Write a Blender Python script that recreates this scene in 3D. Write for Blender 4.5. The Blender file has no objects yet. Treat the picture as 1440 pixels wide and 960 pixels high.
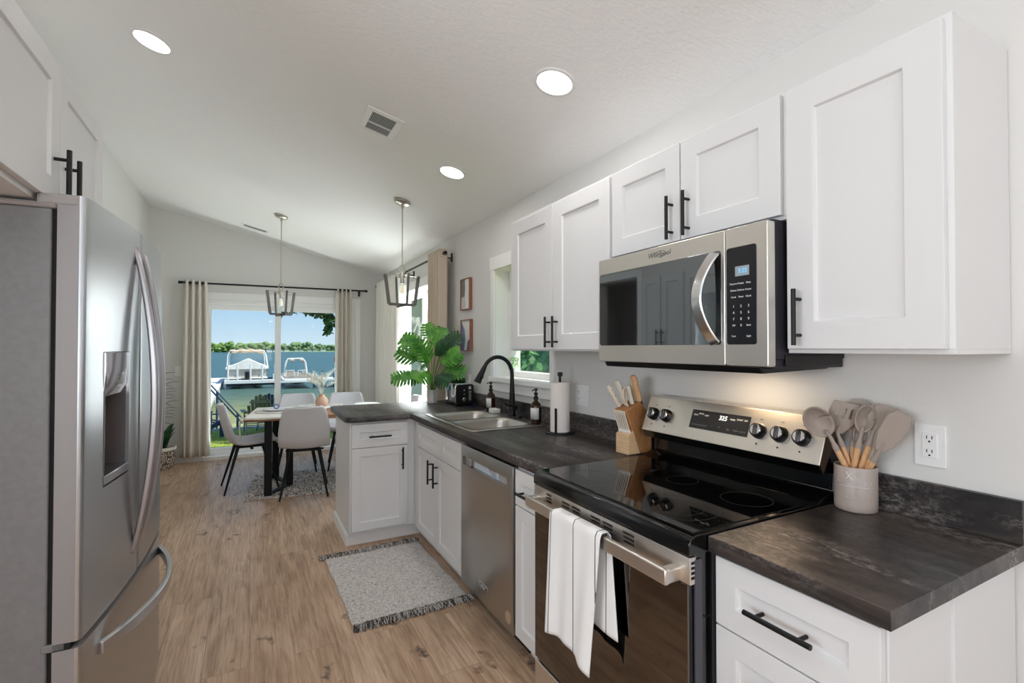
import bpy, math, random
from mathutils import Vector, Matrix
sc = bpy.context.scene
col = sc.collection
R = math.radians
PI = math.pi

# ---------------------------------------------------------------- camera, world, lights, exposure
camd = bpy.data.cameras.new('camera'); cam = bpy.data.objects.new('camera', camd); col.objects.link(cam)
cam.location = (0, 0, 1.392)
cam.rotation_euler = (PI/2 + 0.0138, 0, -0.4906)
camd.sensor_width = 36; camd.lens = 685.68/1440*36
camd.clip_start = 0.02; camd.clip_end = 3000
sc.camera = cam
sc.view_settings.view_transform = 'Standard'; sc.view_settings.look = 'None'
sc.view_settings.gamma = 1; sc.view_settings.use_curve_mapping = False
sc.view_settings.exposure = 0.14
sc.cycles.use_denoising = True
sc.cycles.max_bounces = 14; sc.cycles.diffuse_bounces = 10; sc.cycles.glossy_bounces = 5
sc.cycles.transmission_bounces = 8; sc.cycles.transparent_max_bounces = 12
sc.cycles.sample_clamp_indirect = 6
sc.cycles.caustics_reflective = False; sc.cycles.caustics_refractive = False

W_ = bpy.data.worlds.new('world'); sc.world = W_; W_.use_nodes = True
nt = W_.node_tree; nt.nodes.clear()
wo = nt.nodes.new('ShaderNodeOutputWorld'); bg = nt.nodes.new('ShaderNodeBackground')
tc = nt.nodes.new('ShaderNodeTexCoord'); sx = nt.nodes.new('ShaderNodeSeparateXYZ'); cr = nt.nodes.new('ShaderNodeValToRGB')
nt.links.new(tc.outputs['Generated'], sx.inputs[0]); nt.links.new(sx.outputs['Z'], cr.inputs[0])
nt.links.new(cr.outputs[0], bg.inputs[0]); nt.links.new(bg.outputs[0], wo.inputs[0])
SKY = [(0.0, (.62, .76, .86)), (.06, (.44, .64, .82)), (.14, (.34, .56, .80)), (.45, (.24, .46, .78)), (1.0, (.16, .34, .70))]
for i, (p, c) in enumerate(SKY):
    e = cr.color_ramp.elements[i] if i < 2 else cr.color_ramp.elements.new(p)
    e.position = p; e.color = (*c, 1)
bg.inputs[1].default_value = 1.0

def light(name, kind, loc, rot, energy, color=(1, 1, 1), **k):
    d = bpy.data.lights.new(name, kind); d.energy = energy; d.color = color
    for a, b in k.items(): setattr(d, a, b)
    o = bpy.data.objects.new(name, d); col.objects.link(o); o.location = loc; o.rotation_euler = rot
    return o
sd = Vector((-.50, .30, -.92)).normalized()
sun = light('sun', 'SUN', (6, -4, 12), sd.to_track_quat('-Z', 'Y').to_euler(), 6.0, (1, .95, .84), angle=R(.6))
# fill lamps added at two invented wall openings behind the camera
light('fill_living_opening', 'AREA', (-1.0, -3.75, 1.75), (R(90), 0, 0), 10, (.9, .95, 1), shape='RECTANGLE', size=3.2, size_y=1.9)
light('upfill_living_opening', 'AREA', (-1.0, -3.75, 1.3), (R(150), 0, 0), 70, (.93, .97, 1), shape='RECTANGLE', size=3.2, size_y=1.2)
light('fill_side_opening', 'AREA', (-3.9, -.2, 1.6), (0, R(-90-46), 0), 108, (.92, .96, 1), shape='RECTANGLE', size=1.8, size_y=2.0)
# added lamps: hidden upward fill below the sliding door, extra daylight at the window
light('upfill_sliding_door', 'AREA', (.36, 7.72, -.26), (R(-140), 0, 0), 72, (.97, .99, 1), shape='RECTANGLE', size=1.8, size_y=.6)
light('daylight_fill_dining_window', 'AREA', (1.99, 5.85, 1.32), (0, R(100), 0), 92, (.95, .98, 1), shape='RECTANGLE', size=1.9, size_y=2.5)
light('daylight_hall_window', 'AREA', (-3.75, 5.05, 1.5), (0, R(-90), 0), 14, (.9, .96, 1), shape='RECTANGLE', size=1.2, size_y=.9)
CAN_W = 3.2

# ---------------------------------------------------------------- mesh helpers
ORG = {}
class M:
    def __init__(s): s.v = []; s.f = []; s.m = []; s.mi = 0
    def add(s, vs, fs):
        b = len(s.v); s.v += [Vector(v) for v in vs]
        for f in fs: s.f.append([b+i for i in f]); s.m.append(s.mi)
        return s
    def box(s, a, b):
        x0, x1 = sorted((a[0], b[0])); y0, y1 = sorted((a[1], b[1])); z0, z1 = sorted((a[2], b[2]))
        return s.add([(x0,y0,z0),(x1,y0,z0),(x1,y1,z0),(x0,y1,z0),(x0,y0,z1),(x1,y0,z1),(x1,y1,z1),(x0,y1,z1)],
                     [(0,3,2,1),(4,5,6,7),(0,1,5,4),(1,2,6,5),(2,3,7,6),(3,0,4,7)])
    def rings(s, rs, cap0=True, cap1=True, cyc=False):
        n = len(rs[0]); vs = [v for r in rs for v in r]; fs = []
        k = len(rs)
        for i in range(k if cyc else k-1):
            j = (i+1) % k
            for a in range(n):
                c = (a+1) % n
                fs.append((i*n+a, i*n+c, j*n+c, j*n+a))
        if not cyc:
            if cap0: fs.append(tuple(reversed(range(n))))
            if cap1: fs.append(tuple((k-1)*n+a for a in range(n)))
        return s.add(vs, fs)
    def cyl(s, p, q, r, r2=None, n=16):
        return s.tube([p, q], [r, r if r2 is None else r2], n)
    def tube(s, pts, r, n=10, cyc=False, flat=None):
        pts = [Vector(p) for p in pts]; k = len(pts)
        rr = r if isinstance(r, (list, tuple)) else [r]*k
        rs = []; up = None
        for i, p in enumerate(pts):
            if cyc: t = pts[(i+1) % k]-pts[i-1]
            elif i == 0: t = pts[1]-p
            elif i == k-1: t = p-pts[i-1]
            else: t = (pts[i+1]-p).normalized()+(p-pts[i-1]).normalized()
            t.normalize()
            if up is None:
                up = Vector((0, 0, 1)) if abs(t.z) < .9 else Vector((0, 1, 0))
            a = (up - t*up.dot(t))
            if a.length < 1e-4: a = t.orthogonal()
            a.normalize(); b = t.cross(a); up = a
            fa, fb = flat if flat else (1, 1)
            rs.append([p + a*math.cos(2*PI*j/n)*rr[i]*fa + b*math.sin(2*PI*j/n)*rr[i]*fb for j in range(n)])
        return s.rings(rs, cyc=cyc)
    def bar(s, pts, a, b, up=(0, 0, 1)):
        # rectangular section swept along pts; a = size along up, b = across
        pts = [Vector(p) for p in pts]; rs = []; up = Vector(up)
        for i, p in enumerate(pts):
            if i == 0: t = pts[1]-p
            elif i == len(pts)-1: t = p-pts[i-1]
            else: t = pts[i+1]-pts[i-1]
            t.normalize(); u = (up-t*up.dot(t)).normalized(); w = t.cross(u)
            aa = a[i] if isinstance(a, list) else a; bb = b[i] if isinstance(b, list) else b
            rs.append([p+u*aa/2+w*bb/2, p-u*aa/2+w*bb/2, p-u*aa/2-w*bb/2, p+u*aa/2-w*bb/2])
        return s.rings(rs)
    def lathe(s, prof, c=(0, 0, 0), n=24, ax=None):
        c = Vector(c); rs = []
        for r, z in prof:
            rs.append([Vector((max(r, 1e-5)*math.cos(2*PI*j/n), max(r, 1e-5)*math.sin(2*PI*j/n), z)) for j in range(n)])
        if ax is not None:
            q = Vector(ax).to_track_quat('Z', 'Y'); rs = [[q @ v for v in r] for r in rs]
        return s.rings([[v+c for v in r] for r in rs])
    def prism(s, poly, d0, d1, ax='z'):
        def P(a, b, d): return {'z': (a, b, d), 'y': (a, d, b), 'x': (d, a, b)}[ax]
        n = len(poly)
        return s.add([P(a, b, d0) for a, b in poly]+[P(a, b, d1) for a, b in poly],
                     [tuple(reversed(range(n))), tuple(range(n, 2*n))]+[(i, (i+1) % n, n+(i+1) % n, n+i) for i in range(n)])
    def grid(s, fn, nu, nv):
        vs = [fn(i/nu, j/nv) for j in range(nv+1) for i in range(nu+1)]
        return s.add(vs, [(j*(nu+1)+i, j*(nu+1)+i+1, (j+1)*(nu+1)+i+1, (j+1)*(nu+1)+i) for j in range(nv) for i in range(nu)])
    def xf(s, mx):
        s.v = [mx @ v for v in s.v]; return s
    def join(s, o, mx=None):
        b = len(s.v); s.v += [(mx @ v if mx else v) for v in o.v]
        s.f += [[b+i for i in f] for f in o.f]; s.m += o.m; return s

def rrect(cx, cy, w, h, r, n=6):
    out = []
    for (sx_, sy_, a0) in ((1, 1, 0), (-1, 1, 90), (-1, -1, 180), (1, -1, 270)):
        for i in range(n+1):
            a = R(a0+90*i/n); out.append((cx+sx_*(w/2-r)+r*math.cos(a), cy+sy_*(h/2-r)+r*math.sin(a)))
    return out

def thing(name, label, cat, loc=(0, 0, 0), rz=0, group=None):
    o = bpy.data.objects.new(name, None); col.objects.link(o); o.empty_display_size = .05
    o.location = loc; o.rotation_euler = (0, 0, rz); o['label'] = label; o['category'] = cat
    if group: o['group'] = group
    ORG[o.name] = Vector(loc) if not rz else Vector((0, 0, 0))
    return o

def build(name, m, mat, parent=None, loc=None, bevel=0, seg=2, smooth=35, sub=0, solid=0, label=None, local=False, recalc=True, off=0, cut=None):
    """one mesh object; m is in world coordinates unless local"""
    me = bpy.data.meshes.new(name)
    org = Vector((0, 0, 0))
    if parent is not None and not local: org = ORG.get(parent.name, Vector((0, 0, 0)))
    if loc is not None and not local: org = Vector(loc)
    me.from_pydata([v-org for v in m.v], [], m.f); me.update()
    for x in (mat if isinstance(mat, (list, tuple)) else [mat]): me.materials.append(x)
    if max(m.m, default=0): me.polygons.foreach_set('material_index', m.m)
    if recalc:
        import bmesh
        b = bmesh.new(); b.from_mesh(me); bmesh.ops.recalc_face_normals(b, faces=b.faces); b.to_mesh(me); b.free()
    o = bpy.data.objects.new(name, me); col.objects.link(o)
    if loc is not None: o.location = loc
    if parent is not None: o.parent = parent
    ORG[o.name] = org
    if solid:
        d = o.modifiers.new('s', 'SOLIDIFY'); d.thickness = solid; d.offset = off
    if bevel:
        d = o.modifiers.new('b', 'BEVEL'); d.width = bevel; d.segments = seg; d.limit_method = 'ANGLE'; d.angle_limit = R(40)
    if sub:
        d = o.modifiers.new('u', 'SUBSURF'); d.levels = sub; d.render_levels = sub
    if cut is not None:
        cm = bpy.data.meshes.new('c'); cm.from_pydata([v-org for v in cut.v], [], cut.f); cm.update()
        import bmesh
        b = bmesh.new(); b.from_mesh(cm); bmesh.ops.recalc_face_normals(b, faces=b.faces); b.to_mesh(cm); b.free()
        co = bpy.data.objects.new('c', cm); col.objects.link(co)
        if loc is not None: co.location = loc
        if parent is not None: co.parent = parent
        d = o.modifiers.new('x', 'BOOLEAN'); d.operation = 'DIFFERENCE'; d.object = co; d.solver = 'EXACT'
        bpy.context.view_layer.update()
        dg = bpy.context.evaluated_depsgraph_get()
        nm = bpy.data.meshes.new_from_object(o.evaluated_get(dg), depsgraph=dg)
        o.modifiers.clear(); o.data = nm; me = nm; me.name = name
        bpy.data.objects.remove(co); bpy.data.meshes.remove(cm)
    if smooth:
        me.polygons.foreach_set('use_smooth', [True]*len(me.polygons))
        try: me.set_sharp_from_angle(angle=R(smooth))
        except Exception: pass
    if label: o['label'] = label
    return o

def tag(o, label, cat, group=None, kind=None):
    o['label'] = label; o['category'] = cat
    if group: o['group'] = group
    if kind: o['kind'] = kind
    return o
def struct(name, m, mat, **k):
    o = build(name, m, mat, **k); o['kind'] = 'structure'; return o
def copy_tree(o, parent=None):
    c = o.copy(); col.objects.link(c); c.parent = parent
    for ch in list(o.children): copy_tree(ch, c)
    return c

def text(name, s, size, mx, mat, parent, extrude=.0003, align='CENTER', shear=0):
    cu = bpy.data.curves.new('t', 'FONT'); cu.body = s; cu.size = size; cu.extrude = extrude
    cu.align_x = align; cu.align_y = 'CENTER'; cu.shear = shear; cu.resolution_u = 3
    o = bpy.data.objects.new('t', cu); col.objects.link(o); bpy.context.view_layer.update()
    dg = bpy.context.evaluated_depsgraph_get()
    me = bpy.data.meshes.new_from_object(o.evaluated_get(dg), depsgraph=dg)
    bpy.data.objects.remove(o); bpy.data.curves.remove(cu)
    m = M(); m.add([mx @ v.co for v in me.vertices], [tuple(p.vertices) for p in me.polygons])
    bpy.data.meshes.remove(me)
    return build(name, m, mat, parent, smooth=0, recalc=False)
def frame_mx(o, x, y):
    """matrix: local x,y axes in world; z = x cross y"""
    x = Vector(x).normalized(); y = Vector(y).normalized(); z = x.cross(y)
    return Matrix(((x.x, y.x, z.x, o[0]), (x.y, y.y, z.y, o[1]), (x.z, y.z, z.z, o[2]), (0, 0, 0, 1)))

# ---------------------------------------------------------------- materials
def lin(c): return tuple(((x/255)/12.92 if x/255 <= .04045 else ((x/255+.055)/1.055)**2.4) for x in c)
def mat(name, c, rough=.5, metal=0, spec=.5, emit=None, es=0, trans=0, ior=1.45, coat=0, alpha=1, sub=0):
    m = bpy.data.materials.new(name); m.use_nodes = True
    p = m.node_tree.nodes['Principled BSDF']
    p.inputs['Base Color'].default_value = (*lin(c), 1); p.inputs['Roughness'].default_value = rough
    p.inputs['Metallic'].default_value = metal; p.inputs['IOR'].default_value = ior
    p.inputs['Specular IOR Level'].default_value = spec; p.inputs['Transmission Weight'].default_value = trans
    p.inputs['Coat Weight'].default_value = coat; p.inputs['Coat Roughness'].default_value = .05
    p.inputs['Alpha'].default_value = alpha
    if sub: p.inputs['Subsurface Weight'].default_value = sub; p.inputs['Subsurface Radius'].default_value = (.01, .01, .01)
    if emit: p.inputs['Emission Color'].default_value = (*lin(emit), 1); p.inputs['Emission Strength'].default_value = es
    return m
class NT:
    def __init__(s, m): s.t = m.node_tree; s.p = s.t.nodes['Principled BSDF']
    def n(s, ty, ins=None, **at):
        x = s.t.nodes.new(ty)
        for a, b in at.items(): setattr(x, a, b)
        for k, v in (ins or {}).items():
            if isinstance(v, bpy.types.NodeSocket): s.t.links.new(v, x.inputs[k])
            else: x.inputs[k].default_value = v
        return x
    def co(s, scale=(1, 1, 1), kind='Object', rot=(0, 0, 0)):
        t = s.n('ShaderNodeTexCoord'); return s.n('ShaderNodeMapping', {'Vector': t.outputs[kind], 'Scale': scale, 'Rotation': rot}).outputs[0]
    def noise(s, v, scale, detail=3, rough=.5, dist=0):
        return s.n('ShaderNodeTexNoise', {'Vector': v, 'Scale': scale, 'Detail': detail, 'Roughness': rough, 'Distortion': dist}).outputs['Fac']
    def ramp(s, f, stops):
        x = s.n('ShaderNodeValToRGB', {0: f}); r = x.color_ramp
        for i, (p, c) in enumerate(stops):
            e = r.elements[i] if i < 2 else r.elements.new(p)
            e.position = p; e.color = (*(c if isinstance(c, tuple) else (c, c, c)), 1)
        return x.outputs[0]
    def mix(s, f, a, b, bt='MIX'):
        x = s.n('ShaderNodeMix', data_type='RGBA', blend_type=bt)
        for i, v in ((0, f), (6, a), (7, b)):
            if isinstance(v, bpy.types.NodeSocket): s.t.links.new(v, x.inputs[i])
            else: x.inputs[i].default_value = v if i == 0 else (*v, 1)
        return x.outputs[2]
    def math(s, op, a, b=0, c=0):
        x = s.n('ShaderNodeMath', operation=op)
        for i, v in enumerate((a, b, c)):
            if isinstance(v, bpy.types.NodeSocket): s.t.links.new(v, x.inputs[i])
            else: x.inputs[i].default_value = v
        return x.outputs[0]
    def base(s, c): s.t.links.new(c, s.p.inputs['Base Color'])
    def rough(s, c): s.t.links.new(c, s.p.inputs['Roughness'])
    def bump(s, h, strength=.2, dist=.01):
        b = s.n('ShaderNodeBump', {'Height': h, 'Strength': strength, 'Distance': dist}); s.t.links.new(b.outputs[0], s.p.inputs['Normal'])

def noisy(name, c1, c2, scale, rough=.6, stretch=(1, 1, 1), bump=0, bd=.002, **k):
    m = mat(name, c1, rough, **k); t = NT(m); v = t.co(stretch)
    n = t.noise(v, scale, 4, .55); t.base(t.ramp(n, [(.35, lin(c1)), (.65, lin(c2))]))
    if bump: t.bump(n, bump, bd)
    return m

m_wall = mat('wall_paint', (219, 218, 216), .75)
NT(m_wall).bump(NT(m_wall).noise(NT(m_wall).co(), 90, 3), .05, .002)
m_ceil = mat('ceiling_paint', (243, 243, 243), .85)
t = NT(m_ceil); t.bump(t.ramp(t.noise(t.co((1, 2.2, 1)), 28, 4, .6, .6), [(.42, 0.), (.6, 1.)]), .22, .004)
m_trim = mat('trim_paint', (238, 238, 238), .4)
m_cab = mat('cabinet_paint', (221, 221, 222), .38)
m_cabin = mat('cabinet_gap', (150, 148, 146), .6)
m_black = mat('matte_black', (22, 22, 24), .42, .3)
m_blackp = mat('black_plastic', (14, 14, 15), .3)
m_blackgl = mat('black_glass', (5, 5, 6), .04, spec=.6)
m_enamel = mat('black_enamel', (8, 8, 9), .12, spec=.6, coat=.3)
m_chrome = mat('chrome', (215, 215, 218), .08, 1)
m_white = mat('white_plastic', (236, 236, 236), .35)
m_dark = mat('dark_gap', (12, 12, 12), .8)
m_print = mat('printed_marks', (232, 234, 236), .5)
m_printd = mat('grey_print', (110, 110, 110), .5)
def steel(name, c, rough, stretch=(1, 1, 60)):
    m = mat(name, c, rough, 1); t = NT(m); return m
m_steel = steel('brushed_steel', (226, 220, 213), .34, (1, 1, 50))
m_steelf = steel('fridge_steel', (188, 189, 192), .3, (1, 50, 1))
m_steeld = steel('dishwasher_steel', (182, 180, 177), .3, (1, 50, 1))
m_side = noisy('fridge_side_grey', (118, 117, 118), (124, 123, 124), 60, .55, metal=.3)
m_nickel = mat('brushed_nickel', (190, 184, 174), .3, 1)
m_sink = mat('sink_steel', (205, 200, 193), .3, 1)
m_mirgl = mat('microwave_window', (128, 132, 136), .03, 1)
m_ovgl = mat('oven_window', (112, 105, 100), .05, 1)
m_glass = mat('clear_glass', (255, 255, 255), 0, trans=1, ior=1.45)

def pane_mat(name, tint, refl=.06):
    m = bpy.data.materials.new(name); m.use_nodes = True; n = m.node_tree; n.nodes.clear()
    o = n.nodes.new('ShaderNodeOutputMaterial'); a = n.nodes.new('ShaderNodeBsdfTransparent'); b = n.nodes.new('ShaderNodeBsdfGlossy'); x = n.nodes.new('ShaderNodeMixShader')
    a.inputs[0].default_value = (*tint, 1); b.inputs['Roughness'].default_value = .01; x.inputs[0].default_value = refl
    n.links.new(a.outputs[0], x.inputs[1]); n.links.new(b.outputs[0], x.inputs[2]); n.links.new(x.outputs[0], o.inputs[0]); return m
m_pane = pane_mat('window_pane', (.97, .99, .99), .008)

# floor planks
m_floor = mat('plank_floor', (160, 128, 100), .38)
t = NT(m_floor)
tcn = t.n('ShaderNodeTexCoord'); sxy = t.n('ShaderNodeSeparateXYZ', {0: tcn.outputs['Object']})
vv = t.n('ShaderNodeCombineXYZ', {'X': sxy.outputs['Y'], 'Y': sxy.outputs['X'], 'Z': 0.0}).outputs[0]
br = t.n('ShaderNodeTexBrick', {'Vector': vv, 'Color1': (0, 0, 0, 1), 'Color2': (1, 1, 1, 1), 'Mortar': (.5, .5, .5, 1), 'Scale': 1.0, 'Mortar Size': .0011, 'Bias': 0.0, 'Brick Width': 1.22, 'Row Height': .18}, offset=.37)
pl = br.outputs['Color']
off = t.n('ShaderNodeVectorMath', {0: tcn.outputs['Object'], 1: t.n('ShaderNodeCombineXYZ', {'X': t.math('MULTIPLY', pl, 7.3), 'Y': t.math('MULTIPLY', pl, 13.1), 'Z': 0.0}).outputs[0]}, operation='ADD').outputs[0]
g1v = t.n('ShaderNodeMapping', {'Vector': off, 'Scale': (1, .04, 1)}).outputs[0]
grain = t.noise(g1v, 85, 5, .65, .3)
g2v = t.n('ShaderNodeMapping', {'Vector': off, 'Scale': (1, .18, 1)}).outputs[0]
broad = t.noise(g2v, 9, 4, .6, 1.2)
blot = t.noise(g2v, 3.2, 3, .6, .6)
kv = t.n('ShaderNodeMapping', {'Vector': off, 'Scale': (5.2, 2.6, 1)}).outputs[0]
kvd = t.n('ShaderNodeVectorMath', {0: kv, 1: t.n('ShaderNodeTexNoise', {'Vector': off, 'Scale': 14.0, 'Detail': 2.0}).outputs['Color']}, operation='ADD').outputs[0]
kn = t.n('ShaderNodeTexVoronoi', {'Vector': kvd, 'Scale': 1.0, 'Randomness': 1.0}).outputs['Distance']
knot = t.ramp(kn, [(.03, 1.), (.2, 0.)])
kmask = t.ramp(t.noise(t.n('ShaderNodeMapping', {'Vector': off, 'Scale': (1, 1, 1)}).outputs[0], 2.6, 1), [(.38, 0.), (.46, 1.)])
knot = t.math('MULTIPLY', knot, kmask)
cbase = t.ramp(broad, [(.28, lin((188, 160, 135))), (.5, lin((219, 191, 165))), (.74, lin((240, 216, 193)))])
cbase = t.mix(.75, cbase, t.ramp(grain, [(.3, lin((158, 148, 140))), (.48, lin((226, 220, 214))), (.7, lin((255, 255, 255)))]), 'MULTIPLY')
cbase = t.mix(.55, cbase, t.ramp(blot, [(.3, lin((205, 196, 188))), (.7, lin((255, 250, 246)))]), 'MULTIPLY')
cbase = t.mix(.35, cbase, t.ramp(pl, [(0., lin((205, 190, 176))), (1., (1., 1., 1.))]), 'MULTIPLY')
cbase = t.mix(knot, cbase, lin((84, 66, 54)))
cbase = t.mix(t.math('MULTIPLY', br.outputs['Fac'], .55), cbase, lin((92, 70, 52)))
t.base(cbase); t.rough(t.ramp(grain, [(.3, .46), (.7, .34)])); t.bump(grain, .06, .002)

# countertop laminate
m_ctr = mat('dark_laminate', (66, 60, 58), .36)
t = NT(m_ctr); v = t.co((1, .16, 1)); v0 = t.co()
a = t.noise(v, 9, 7, .68, .8); b = t.noise(v0, 34, 6, .7, .2)
c1 = t.ramp(a, [(.34, lin((30, 29, 31))), (.48, lin((50, 46, 46))), (.58, lin((74, 66, 62))), (.72, lin((94, 84, 79)))])
c1 = t.mix(.5, c1, t.ramp(b, [(.3, lin((150, 150, 150))), (.7, (1., 1., 1.))]), 'MULTIPLY')
st = t.math('MULTIPLY', t.ramp(t.noise(v, 6, 3, .5, 1.0), [(.5, 0.), (.66, 1.)]), t.ramp(t.noise(t.co((1, .45, 1)), 95, 6, .8), [(.47, 0.), (.62, 1.)]))
st2 = t.math('MULTIPLY', st, t.ramp(t.noise(v, 19, 3, .6, .5), [(.42, 0.), (.66, 1.)]))
t.base(t.mix(t.math('MAXIMUM', st2, t.math('MULTIPLY', st, .7)), c1, lin((166, 156, 151)))); t.rough(t.ramp(b, [(.3, .42), (.7, .3)]))

m_wood = noisy('light_block_wood', (205, 168, 128), (222, 190, 152), 24, .5, (1, 1, 8))
m_wood2 = noisy('block_wood_side', (160, 108, 66), (182, 130, 86), 24, .45, (6, 1, 1))
m_handlew = noisy('utensil_wood', (206, 158, 112), (222, 178, 134), 30, .5, (4, 4, 1))
m_table = noisy('table_wood', (150, 104, 68), (176, 128, 88), 18, .4, (1, 8, 8))
m_sil = mat('taupe_silicone', (162, 148, 138), .5)
m_crock = mat('crock_glaze', (174, 160, 152), .35)
m_cream = mat('cream_handle', (226, 214, 198), .35)
m_curt = mat('curtain_cloth', (220, 215, 206), .9)
m_curt2 = mat('tan_curtain_cloth', (206, 190, 172), .9)
m_sheer = mat('white_curtain_cloth', (236, 233, 226), .9)
m_towel = mat('towel_cotton', (236, 235, 234), .9)
m_stripe = mat('towel_stripe', (60, 60, 64), .9)
m_paper = mat('paper_towel', (238, 230, 224), .95)
m_chair = noisy('chair_upholstery', (203, 202, 206), (209, 208, 212), 120, .7)
m_amber = mat('amber_glass', (70, 34, 14), .06, trans=.55, ior=1.45)
m_label = mat('white_label', (220, 218, 216), .6)
m_graywood = noisy('weathered_grey_wood', (84, 82, 82), (112, 110, 108), 30, .6, (1, 1, .2))
m_bulb = mat('lamp_bulb', (255, 240, 220), .2, emit=(255, 236, 210), es=.35)
m_canlens = mat('downlight_lens', (255, 255, 255), .4, emit=(255, 252, 246), es=6)
m_leafg = noisy('plant_leaf', (52, 118, 46), (112, 180, 66), 14, .38)
m_leafd = noisy('dark_plant_leaf', (22, 52, 34), (46, 92, 52), 14, .35)
m_leafs = noisy('small_plant_leaf', (92, 160, 74), (150, 200, 110), 30, .5)
m_stem = mat('plant_stem', (84, 128, 58), .5)
m_soil = noisy('soil', (48, 36, 28), (70, 54, 42), 60, .95)
m_pot = noisy('marbled_pot', (226, 222, 218), (196, 190, 188), 18, .3)
m_potw = mat('white_pot', (236, 236, 236), .4)
m_vase = noisy('terracotta_vase', (206, 172, 150), (190, 154, 132), 14, .7)
m_pampas = noisy('dried_grass', (214, 214, 198), (236, 236, 226), 40, .9)
m_orange = mat('picture_frame_wood', (150, 98, 76), .5)
m_blue = mat('blue_card', (40, 92, 178), .5)
m_disp = mat('lit_display', (120, 130, 138), .3, emit=(150, 165, 172), es=.35)
m_digit = mat('lit_digits', (255, 255, 255), .3, emit=(255, 255, 255), es=1.0)
m_ring = mat('burner_ring_print', (52, 52, 54), .3)
m_warmlens = mat('hood_lamp_lens', (255, 240, 210), .4, emit=(255, 214, 160), es=4)
# ================================================================ THE SETTING
WX = 1.671; WY = 7.13; LX = -1.092
def zc(x): return 2.44 + (WX-x)*.2386
m = M().box((-3.6, -3.7, -.12), (WX+.22, WY+.16, 0)); struct('floor', m, m_floor, smooth=0)
m = M(); x0, x1 = -3.9, WX+.22
m.prism([(x0, zc(x0)), (x1, zc(x1)), (x1, zc(x1)+.25), (x0, zc(x0)+.25)], -3.9, WY+.16, 'y'); struct('ceiling', m, m_ceil, smooth=0)
# right wall with two window openings
SW = (2.60, 3.41, 1.165, 2.0)       # sink window opening y0,y1,z0,z1
DW_ = (4.78, 6.42, .55, 2.07)       # dining window
m = M(); X0, X1 = WX, WX+.22; zt = 2.56
m.box((X0, -3.7, 0), (X1, SW[0], zt)); m.box((X0, SW[0], 0), (X1, SW[1], SW[2])); m.box((X0, SW[0], SW[3]), (X1, SW[1], zt))
m.box((X0, SW[1], 0), (X1, DW_[0], zt)); m.box((X0, DW_[0], 0), (X1, DW_[1], DW_[2])); m.box((X0, DW_[0], DW_[3]), (X1, DW_[1], zt)); m.box((X0, DW_[1], 0), (X1, WY+.16, zt))
struct('wall_right', m, m_wall, smooth=0)
# back wall with the sliding door opening
SD = (-.56, 1.29, 2.0)
m = M()
def wallpoly(xa, xb, z0, y0, y1): return m.prism([(xa, z0), (xb, z0), (xb, zc(xb)+.1), (xa, zc(xa)+.1)], y0, y1, 'y')
wallpoly(LX-.15, SD[0], 0, WY, WY+.16); wallpoly(SD[0], SD[1], SD[2], WY, WY+.16); wallpoly(SD[1], WX, 0, WY, WY+.16)
struct('wall_back', m, m_wall, smooth=0)
# left wall: opening to the next room, then the wall turns back behind the refrigerator
LD = (3.96, 4.62, 2.16)
m = M()
m.box((LX-.12, 1.36, 0), (LX, LD[0], 3.4)); m.box((LX-.12, LD[0], LD[2]), (LX, LD[1], 3.4)); m.box((LX-.12, LD[1], 0), (LX, WY, 3.4))
m.box((-3.6, 1.24, 0), (LX, 1.36, 3.7)); m.box((-3.72, -3.7, 0), (-3.6, -1.2, 3.9)); m.box((-3.72, .8, 0), (-3.6, 1.36, 3.9))
m.box((-3.72, -1.2, 0), (-3.6, .8, .7)); m.box((-3.72, -1.2, 2.75), (-3.6, .8, 3.9))
struct('wall_left', m, m_wall, smooth=0)
m = M(); m.box((-3.72, -3.7, 0), (-2.6, -3.58, 3.9)); m.box((.6, -3.7, 0), (WX+.22, -3.58, 3.9)); m.box((-2.6, -3.7, 0), (.6, -3.58, .8)); m.box((-2.6, -3.7, 2.7), (.6, -3.58, 3.9))
struct('wall_front', m, m_wall, smooth=0)
# next room seen through the opening (only in the microwave's reflection)
m = M(); m.box((-3.6, 2.6, 0), (-3.5, 4.6, 2.5)); m.box((-3.6, 5.5, 0), (-3.5, WY, 2.5)); m.box((-3.6, 4.6, 0), (-3.5, 5.5, .9)); m.box((-3.6, 4.6, 1.9), (-3.5, 5.5, 2.5))
m.box((-3.6, 2.5, 0), (LX-.12, 2.6, 2.5)); m.box((-3.6, WY-.1, 0), (LX-.15, WY, 2.5)); m.box((-3.6, 2.5, 2.5), (LX-.12, WY, 2.55)); 
struct('wall_hall', m, m_wall, smooth=0)
m = M()
for a, b in (((LX, LD[0]-.07, 0), (LX+.018, LD[0], LD[2]+.07)), ((LX, LD[1], 0), (LX+.018, LD[1]+.07, LD[2]+.07)), ((LX, LD[0], LD[2]), (LX+.018, LD[1], LD[2]+.07))): m.box(a, b)
struct('trim_1', m, m_trim, smooth=0)
# baseboards
m = M().box((LX, 2.85+1.2, 0), (LX+.014, LD[0]-.07, .1)).box((LX, LD[1]+.07, 0), (LX+.014, WY, .1)); struct('baseboard_left', m, m_trim, bevel=.003)
m = M().box((LX, WY-.014, 0), (SD[0]-.07, WY, .1)).box((SD[1]+.07, WY-.014, 0), (WX, WY, .1)); struct('baseboard_back', m, m_trim, bevel=.003)
m = M().box((WX-.014, 4.3, 0), (WX, WY, .1)); struct('baseboard_right', m, m_trim, bevel=.003)
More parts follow.
